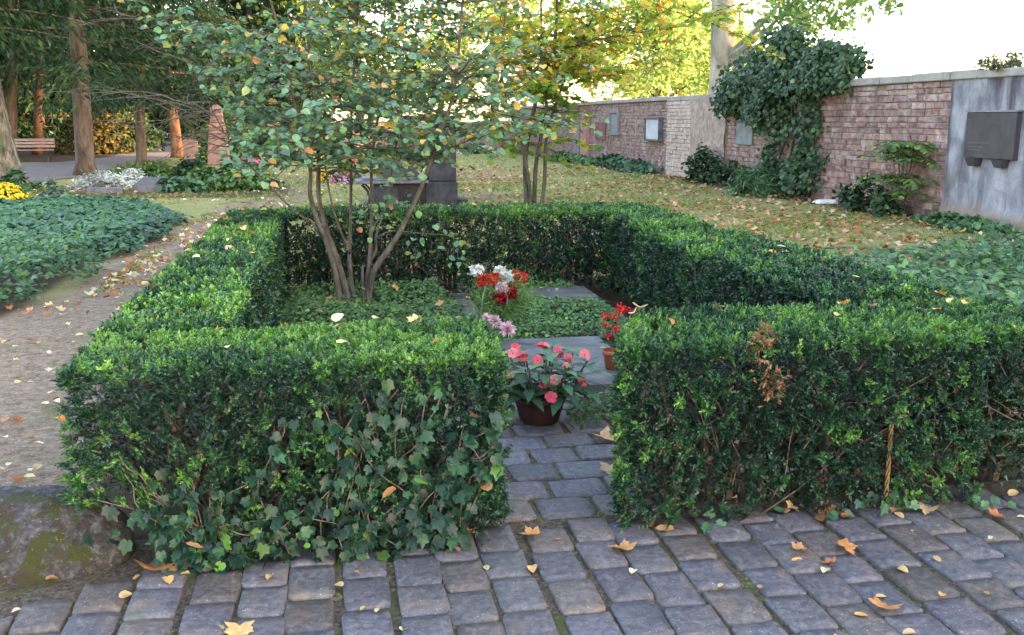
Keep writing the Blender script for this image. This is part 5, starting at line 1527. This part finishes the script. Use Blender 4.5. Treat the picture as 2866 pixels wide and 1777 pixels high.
for (a, b_, d_) in (((1.06, 7.1, .4), (1.03, 7.06, .3), (1.02, 7.05, .17)), ((1.2, 7.06, .42), (1.21, 7.02, .3), (1.18, 7.03, .2)), ((1.35, 7.12, .27), (1.42, 7.1, .26), (1.44, 7.1, .16))):
    s = spline([a, b_, d_], 5)
    mb = MB(); 
    for i, p in enumerate(s):
        w = .007 * (1 - .6 * i / len(s))
        mb.v += [(p.x - w, p.y, p.z), (p.x + w, p.y + .004, p.z)]
    mb.f = [(2 * i, 2 * i + 1, 2 * i + 3, 2 * i + 2) for i in range(len(s) - 1)]
    o = mb.build('long_leaf', M['leaf_o'], bq, True); o.color = (.12, .22, .14, 1)
pm = thing('chrysanthemum_posy', 'pale pink chrysanthemums at the left corner of the grave slab', 'flowers', (1.08, 6.55, .1))
for p, r in (((1.05, 6.62, .235), .05), ((1.12, 6.5, .2), .062), ((1.0, 6.66, .25), .04)):
    carnation('chrysanthemum', pm, p, (0.1, -.8, .6), r, [(.72, .42, .48), (.75, .62, .64)], [2, 2], None, True)
MB().tube([(1.05, 6.62, .22), (1.06, 6.68, .08)], .003, 5).tube([(1.12, 6.5, .19), (1.07, 6.68, .08)], .003, 5).build('stems', M['twig'], pm)

# ------------------------------------------------------------------ ivy over the front hedge
iv = thing('climbing_ivy', 'ivy with lobed leaves climbing the front of the left hedge', 'ivy', (-.2, 3.45, 0))
Pi = []; rows = MB()
for k in range(27):
    x = random.uniform(-.72, .45); z = .02
    p = Vector((x, 3.50, z)); pts = [p.copy()]
    d = Vector((random.gauss(.12, .35), 0, 1)).normalized()
    hmax = .52 * math.exp(-((x + .0) / .55) ** 2) + .10
    while p.z < hmax and len(pts) < 16:
        d = (d + Vector((random.gauss(0, .3), 0, random.gauss(0, .12)))).normalized()
        p = p + d * .05
        p.y = 3.452 + random.gauss(0, .012)
        p.x = min(p.x, .54)
        pts.append(p.copy())
        for _ in range(2):
            Pi.append(p + Vector((random.gauss(0, .028), random.uniform(-.035, .02), random.gauss(0, .025))))
    rows.tube(pts, .0025, 4, False)
for _ in range(110):
    Pi.append(Vector((random.uniform(-.78, .45), 3.43 + random.gauss(0, .02), random.uniform(.02, .17))))
for _ in range(14):
    Pi.append(Vector((random.gauss(-.78, .09), 3.42, random.uniform(.14, .28))))
stuff(rows.build('vines', M['twig'], iv))
Pi = [p for p in Pi if p.x < .56 and (p.x > -.66 or .16 < p.z < .3)]
P = np.array(Pi); k = len(P)
n_ = np.tile([0, -1.0, .6], (k, 1)) + rng.normal(size=P.shape) * .7
C = pick([(.008, .034, .021), (.012, .048, .027), (.022, .075, .033), (.07, .17, .032)], [4, 4, 2.2, .5], k, .2)
put_leaves(iv, T_IVY, P, basis(n_, (0, 0, -1), rng.normal(size=k) * .6), rng.uniform(.024, .056, k), C, M['ivy'], M['ivy_o'], 300)
iv2 = thing('ivy_runner', 'few ivy leaves creeping out below the right hedge', 'ivy', (2.0, 3.5, 0))
Pi = [Vector((random.uniform(1.2, 2.7), random.uniform(3.46, 3.6), random.uniform(.03, .08))) for _ in range(26)]
P = np.array(Pi); k = len(P)
put_leaves(iv2, T_IVY, P, basis(np.tile([0, -.8, .8], (k, 1)) + rng.normal(size=P.shape) * .4, (0, 0, -1), rng.normal(size=k)), rng.uniform(.035, .06, k), pick([(.03, .09, .05), (.05, .13, .06)], [1, 1], k), M['ivy'], M['ivy_o'])

# ------------------------------------------------------------------ boulder
def boulder(label, c, s, seed):
    me = bpy.data.meshes.new('boulder')
    import bmesh
    bm = bmesh.new()
    bmesh.ops.create_icosphere(bm, subdivisions=5, radius=1)
    P = np.array([v.co[:] for v in bm.verts])
    d = 1 + .10 * noise3(P, 2.0, seed) + .05 * noise3(P, 5, seed + 1) + .02 * noise3(P, 14, seed + 2) + .012 * noise3(P, 34, seed + 3)
    e = np.sign(P) * np.abs(P) ** .95
    Q = e * d[:, None] * np.array(s)
    for v, q in zip(bm.verts, Q):
        v.co = q + np.array(c)
    bm.to_mesh(me); bm.free()
    me.polygons.foreach_set('use_smooth', [True] * len(me.polygons))
    me.materials.append(M['boulder'])
    return tag(inst('boulder', me), label, 'boulder')
boulder('mossy grey boulder at the left corner of the front hedge', (-1.16, 3.69, .02), (.40, .25, .27), 3)
boulder('flat grey stone at the right end of the front hedge', (3.12, 3.98, -.02), (.22, .16, .12), 9)

# ------------------------------------------------------------------ grass and fallen leaves
def lawn_pts(n, x0, x1, y0, y1, w=1.0):
    y = y0 + (y1 - y0) * rng.random(n) ** w
    return np.stack([rng.uniform(x0, x1, n), y], 1)
def lawn_ok(q):
    x, y = q[:, 0], q[:, 1]
    ok = ~((x > -1.1) & (x < 3.05) & (y < 9.8))
    ok &= ~((x > -7.5) & (x < -2.3) & (y > 9.2) & (y < 19.6))
    ok &= ~((x > 3.0) & (x < 8) & (y > 5) & (y < 9.5))
    ok &= x < WX - .05
    ok &= ~((x < -6.4) & (y > 27.5 + (x + 7) * .3))
    return ok
q = np.concatenate([lawn_pts(44000, -8, 9.6, 9.5, 30, 1.4), lawn_pts(6000, -3, 9.6, 28, 48)])
n_ = noise3(np.column_stack([q, q[:, 0] * 0]), 1.1, 31)
q = q[lawn_ok(q) & (n_ + rng.normal(size=len(q)) * .35 > -.25)]
cx = -1.75 + .018 * (q[:, 1] - 4)
q = q[~((np.abs(q[:, 0] - cx) < .55) & (q[:, 1] < 17))]
tuft = []
tv = []; tf = []
for k in range(6):
    a = k * 1.05; o = len(tv)
    ca, sa = math.cos(a), math.sin(a)
    tv += [(ca * .2 - sa * .09, sa * .2 + ca * .09, 0), (ca * .2 + sa * .09, sa * .2 - ca * .09, 0), (ca * (.55 + .1 * k % 3), sa * .6, .8 + .1 * (k % 3))]
    tf.append((o, o + 1, o + 2))
k = len(q)
V, F, C = scatter(np.array(tv), np.array(tf), np.column_stack([q, np.full(k, -.02)]), basis(np.tile([0, 0, 1.], (k, 1))), rng.uniform(.035, .07, k), pick([(.14, .19, .045), (.22, .255, .065), (.33, .30, .12), (.09, .14, .035)], [3, 3, 2, 2], k))
o = stuff(inst('lawn_grass', np_mesh('lawn_grass', V, F, M['grass'], C)))
tag(o, 'short yellowing grass of the cemetery lawn', 'grass')

BROWN = [(.36, .16, .06), (.28, .11, .04), (.45, .24, .11), (.5, .33, .16)]
PALE = [(.62, .46, .22), (.66, .55, .36), (.55, .36, .12)]
def leaf_mesh(T, kk, seed):
    V, F = curl(T, kk, seed)
    return np_mesh('fallen_leaf', V, F, M['dry_o'], None, True)
FL = {'lobed': [leaf_mesh(T_MAPLE, .5, s) for s in range(4)], 'oval': [leaf_mesh(T_OVAL, .35, 10 + s) for s in range(3)], 'round': [leaf_mesh(T_ROUND, .3, 20 + s) for s in range(3)]}
cname = {0: 'brown', 1: 'dark brown', 2: 'tan', 3: 'tan'}
nfall = [0]
def fallen(x, y, z, kind, size, c, label, group, tilt=.12, yaw=None):
    Mx = Matrix.Translation((x, y, z)) @ Euler((random.gauss(0, tilt), random.gauss(0, tilt), random.uniform(0, 6.28) if yaw is None else yaw)).to_matrix().to_4x4() @ Matrix.Scale(size, 4)
    if group != 'large fallen leaves on the paving' and ' leaf ' in label:
        label = label.replace(' leaf ', ' %s leaf ' % kind, 1).replace('birch ', '')
        if 'earth path' in label:
            label += ' by the near hedge corner' if y < 5.5 else ' along the side hedge' if y < 9 else ' beside the ivy bed'
        elif 'grey setts' in label:
            label += ' left of the entrance' if x < .45 else ' right of the entrance' if x > 1.35 else ' before the entrance'
        elif 'face of a hedge' in label:
            label = label.replace('a hedge', 'the left hedge' if x < .8 else 'the right hedge')
    o = inst('fallen_leaf', random.choice(FL[kind]), None, Mx, c)
    nfall[0] += 1
    return tag(o, label, 'leaf', group)
PZ = .030
# the large plane leaves on the paving, one by one
for (x, y, s, c, lab) in ((-.66, 3.40, .13, (.42, .17, .05), 'large curled orange plane leaf beside the boulder'), (-.34, 2.98, .09, (.58, .36, .15), 'tan lobed leaf on the setts at the lower left'),
                          (.72, 3.50, .085, (.5, .26, .10), 'orange leaf at the entrance corner of the left hedge'), (1.02, 3.30, .10, (.55, .27, .11), 'big tan plane leaf on the setts in front of the entrance'),
                          (1.80, 3.22, .10, (.48, .22, .08), 'brown plane leaf on the setts below the right hedge'), (1.70, 2.72, .10, (.48, .22, .08), 'brown plane leaf on the setts at the lower right'),
                          (1.63, 3.20, .07, (.5, .25, .1), 'serrated tan leaf left of the large brown plane leaf'), (1.72, 3.08, .06, (.5, .2, .08), 'curled orange leaf below the large brown plane leaf'),
                          (1.26, 4.62, .13, (.58, .34, .17), 'large pointed tan plane leaf beside the impatiens pot'), (1.2, 4.2, .09, (.52, .34, .18), 'tan leaf at the left foot of the right hedge'),
                          (2.35, 3.48, .09, (.5, .33, .16), 'pair of tan leaf lobes under the right hedge'), (2.55, 3.36, .07, (.45, .16, .05), 'orange-brown leaf on the setts at the right'), (2.85, 3.2, .07, (.5, .26, .14), 'ragged tan leaf near the right picture edge')):
    fallen(x, y, PZ + .004, 'lobed', s * .88, c, lab, 'large fallen leaves on the paving')
# smaller leaves on the paving
def free_spot(x, y):
    return True
for k in range(95):
    x, y = random.uniform(-1.5, 3.3), random.uniform(1.9, 3.5)
    c = random.choice(PALE + BROWN[2:]); c = tuple(v * random.uniform(.85, 1.1) for v in c)
    kd = random.choice(['oval', 'round', 'oval'])
    fallen(x, y, PZ, kd, random.uniform(.022, .045), c, 'small pale birch leaf lying on the grey setts' if c[1] > .3 else 'small brown leaf lying on the grey setts', 'small leaves on the paving', .1)
for k in range(26):
    x = random.choice([random.uniform(-.75, .55), random.uniform(1.15, 2.9), random.uniform(1.15, 2.9)])
    c = random.choice(BROWN)
    fallen(x, random.uniform(3.46, 3.62), PZ, random.choice(['lobed', 'lobed', 'oval']), random.uniform(.045, .08), c, 'brown leaf in the litter under the front of the left hedge' if x < .6 else 'brown leaf in the litter under the front of the right hedge', 'litter under the front hedges', .35)
# leaves on top of the hedges (and caught in the faces)
def on_hedge(n, x0, x1, y0, y1, z, lab, grp):
    for k in range(n):
        c = random.choice(PALE + BROWN[:1] + BROWN[2:3]); c = tuple(v * random.uniform(.9, 1.15) for v in c)
        fallen(random.uniform(x0, x1), random.uniform(y0, y1), z + random.uniform(.0, .02), random.choice(['oval', 'round', 'lobed', 'oval']), random.uniform(.03, .065), c, lab, grp, .25)
on_hedge(9, -.9, .5, 3.5, 4.05, HZ + .03, 'pale leaf lying on top of the left front hedge', 'leaves on the hedge tops')
on_hedge(13, 1.2, 2.85, 3.55, 4.15, HZ + .03, 'dry leaf lying on top of the right front hedge', 'leaves on the hedge tops')
on_hedge(22, -.95, -.5, 4.2, 9.5, HZ + .03, 'pale leaf lying on top of the left side hedge', 'leaves on the hedge tops')
on_hedge(8, -.3, 2.8, 8.95, 9.6, HZ + .03, 'dry leaf lying on top of the back hedge', 'leaves on the hedge tops')
on_hedge(7, 2.3, 2.95, 4.3, 6.9, HZ + .05, 'dry leaf lying on top of the right side hedge', 'leaves on the hedge tops')
for (x, z, s) in ((.18, .30, .06), (.53, .27, .07), (.45, .55, .045), (-.93, .62, .04), (2.7, .45, .05), (-.5, .12, .06)):
    fallen(x, 3.41, z, 'oval', s, random.choice(BROWN[:3]), 'brown leaf caught upright in the front face of a hedge', 'leaves caught in the hedge faces', .4)
for k in range(14):
    fallen(random.uniform(-.3, .95), random.uniform(5.4, 8.4), .24, random.choice(['lobed', 'oval']), random.uniform(.04, .08), random.choice(BROWN), 'brown leaf lying in the periwinkle carpet round the shrub', 'leaves in the grave planting', .3)
for k in range(12):
    xy = random.choice([(random.uniform(1.1, 1.75), random.uniform(5.6, 6.6), .108), (random.uniform(1.45, 2.1), random.uniform(7.9, 8.3), .178), (random.uniform(1.0, 1.12), random.uniform(6.9, 8.6), .07)])
    fallen(*xy, random.choice(['oval', 'round', 'lobed']), random.uniform(.025, .06), random.choice(BROWN), 'small brown leaf lying on the stone edging or slabs of the grave', 'leaves on the grave slabs', .1)
# earth path
for k in range(170):
    y = 3.6 + 11 * random.random() ** 1.9
    x = random.uniform(max(-.37 * y, -2.5), -1.1)
    if y < 4.1 and x > -1.25: y += .6
    c = random.choice(PALE + BROWN + PALE)
    fallen(x, y, .016, random.choice(['oval', 'round', 'lobed', 'oval']), random.uniform(.025, .06) * (1 + .02 * y), c, 'pale leaf lying on the trodden earth path' if c[1] > .3 else 'brown leaf lying on the trodden earth path', 'leaves on the earth path', .15)
tag(fallen(-1.25, 6.2, .02, 'lobed', .15, (.45, .12, .04), 'big curled red-brown leaf at the path edge near the hedge', 'leaves on the earth path', .3), 'big curled red-brown leaf at the path edge near the hedge', 'leaf')
# the leaf-strewn lawn: one mass
def litter(n, pts, cols, wts, size, T, name, label):
    q = pts[lawn_ok(pts)]
    d = noise3(np.column_stack([q, q[:, 0] * 0]), .8, 41) + .6 * noise3(np.column_stack([q, q[:, 0] * 0]), 2.7, 42)
    q = q[d + rng.normal(size=len(q)) * .5 > -.35]
    k = len(q)
    nn = np.tile([0, 0, 1.], (k, 1)) + rng.normal(size=(k, 3)) * .32
    V, F, C = scatter(*T, np.column_stack([q, rng.uniform(.012, .05, k)]), basis(nn), rng.uniform(.7, 1.25, k) * size, pick(cols, wts, k))
    o = stuff(inst(name, np_mesh(name, V, F, M['dry'], C)))
    tag(o, label, 'leaf litter')
litter(0, lawn_pts(5200, 2.2, 9.5, 9.9, 34, 1.35), BROWN + [(.52, .32, .2)], [3, 2, 3, 2, 3], .078, curl(T_MAPLE_LOW, .5, 3), 'fallen_leaf_litter', 'brown plane leaves strewn thickly over the lawn before the wall')
litter(0, lawn_pts(2600, -7.5, 3.0, 9.9, 34, 1.2), BROWN + PALE, [2, 1, 2, 2, 2, 2, 1], .09, curl(T_OVAL, .4, 4), 'fallen_leaf_litter', 'small pale leaves scattered over the lawn behind the hedge')
litter(0, np.column_stack([rng.normal(-2.05, .3, 260), rng.uniform(8.5, 17, 260)]), BROWN + PALE, [3, 2, 3, 2, 2, 2, 1], .065, curl(T_MAPLE, .5, 5), 'fallen_leaf_litter', 'drift of dry leaves along the edge of the ivy bed')
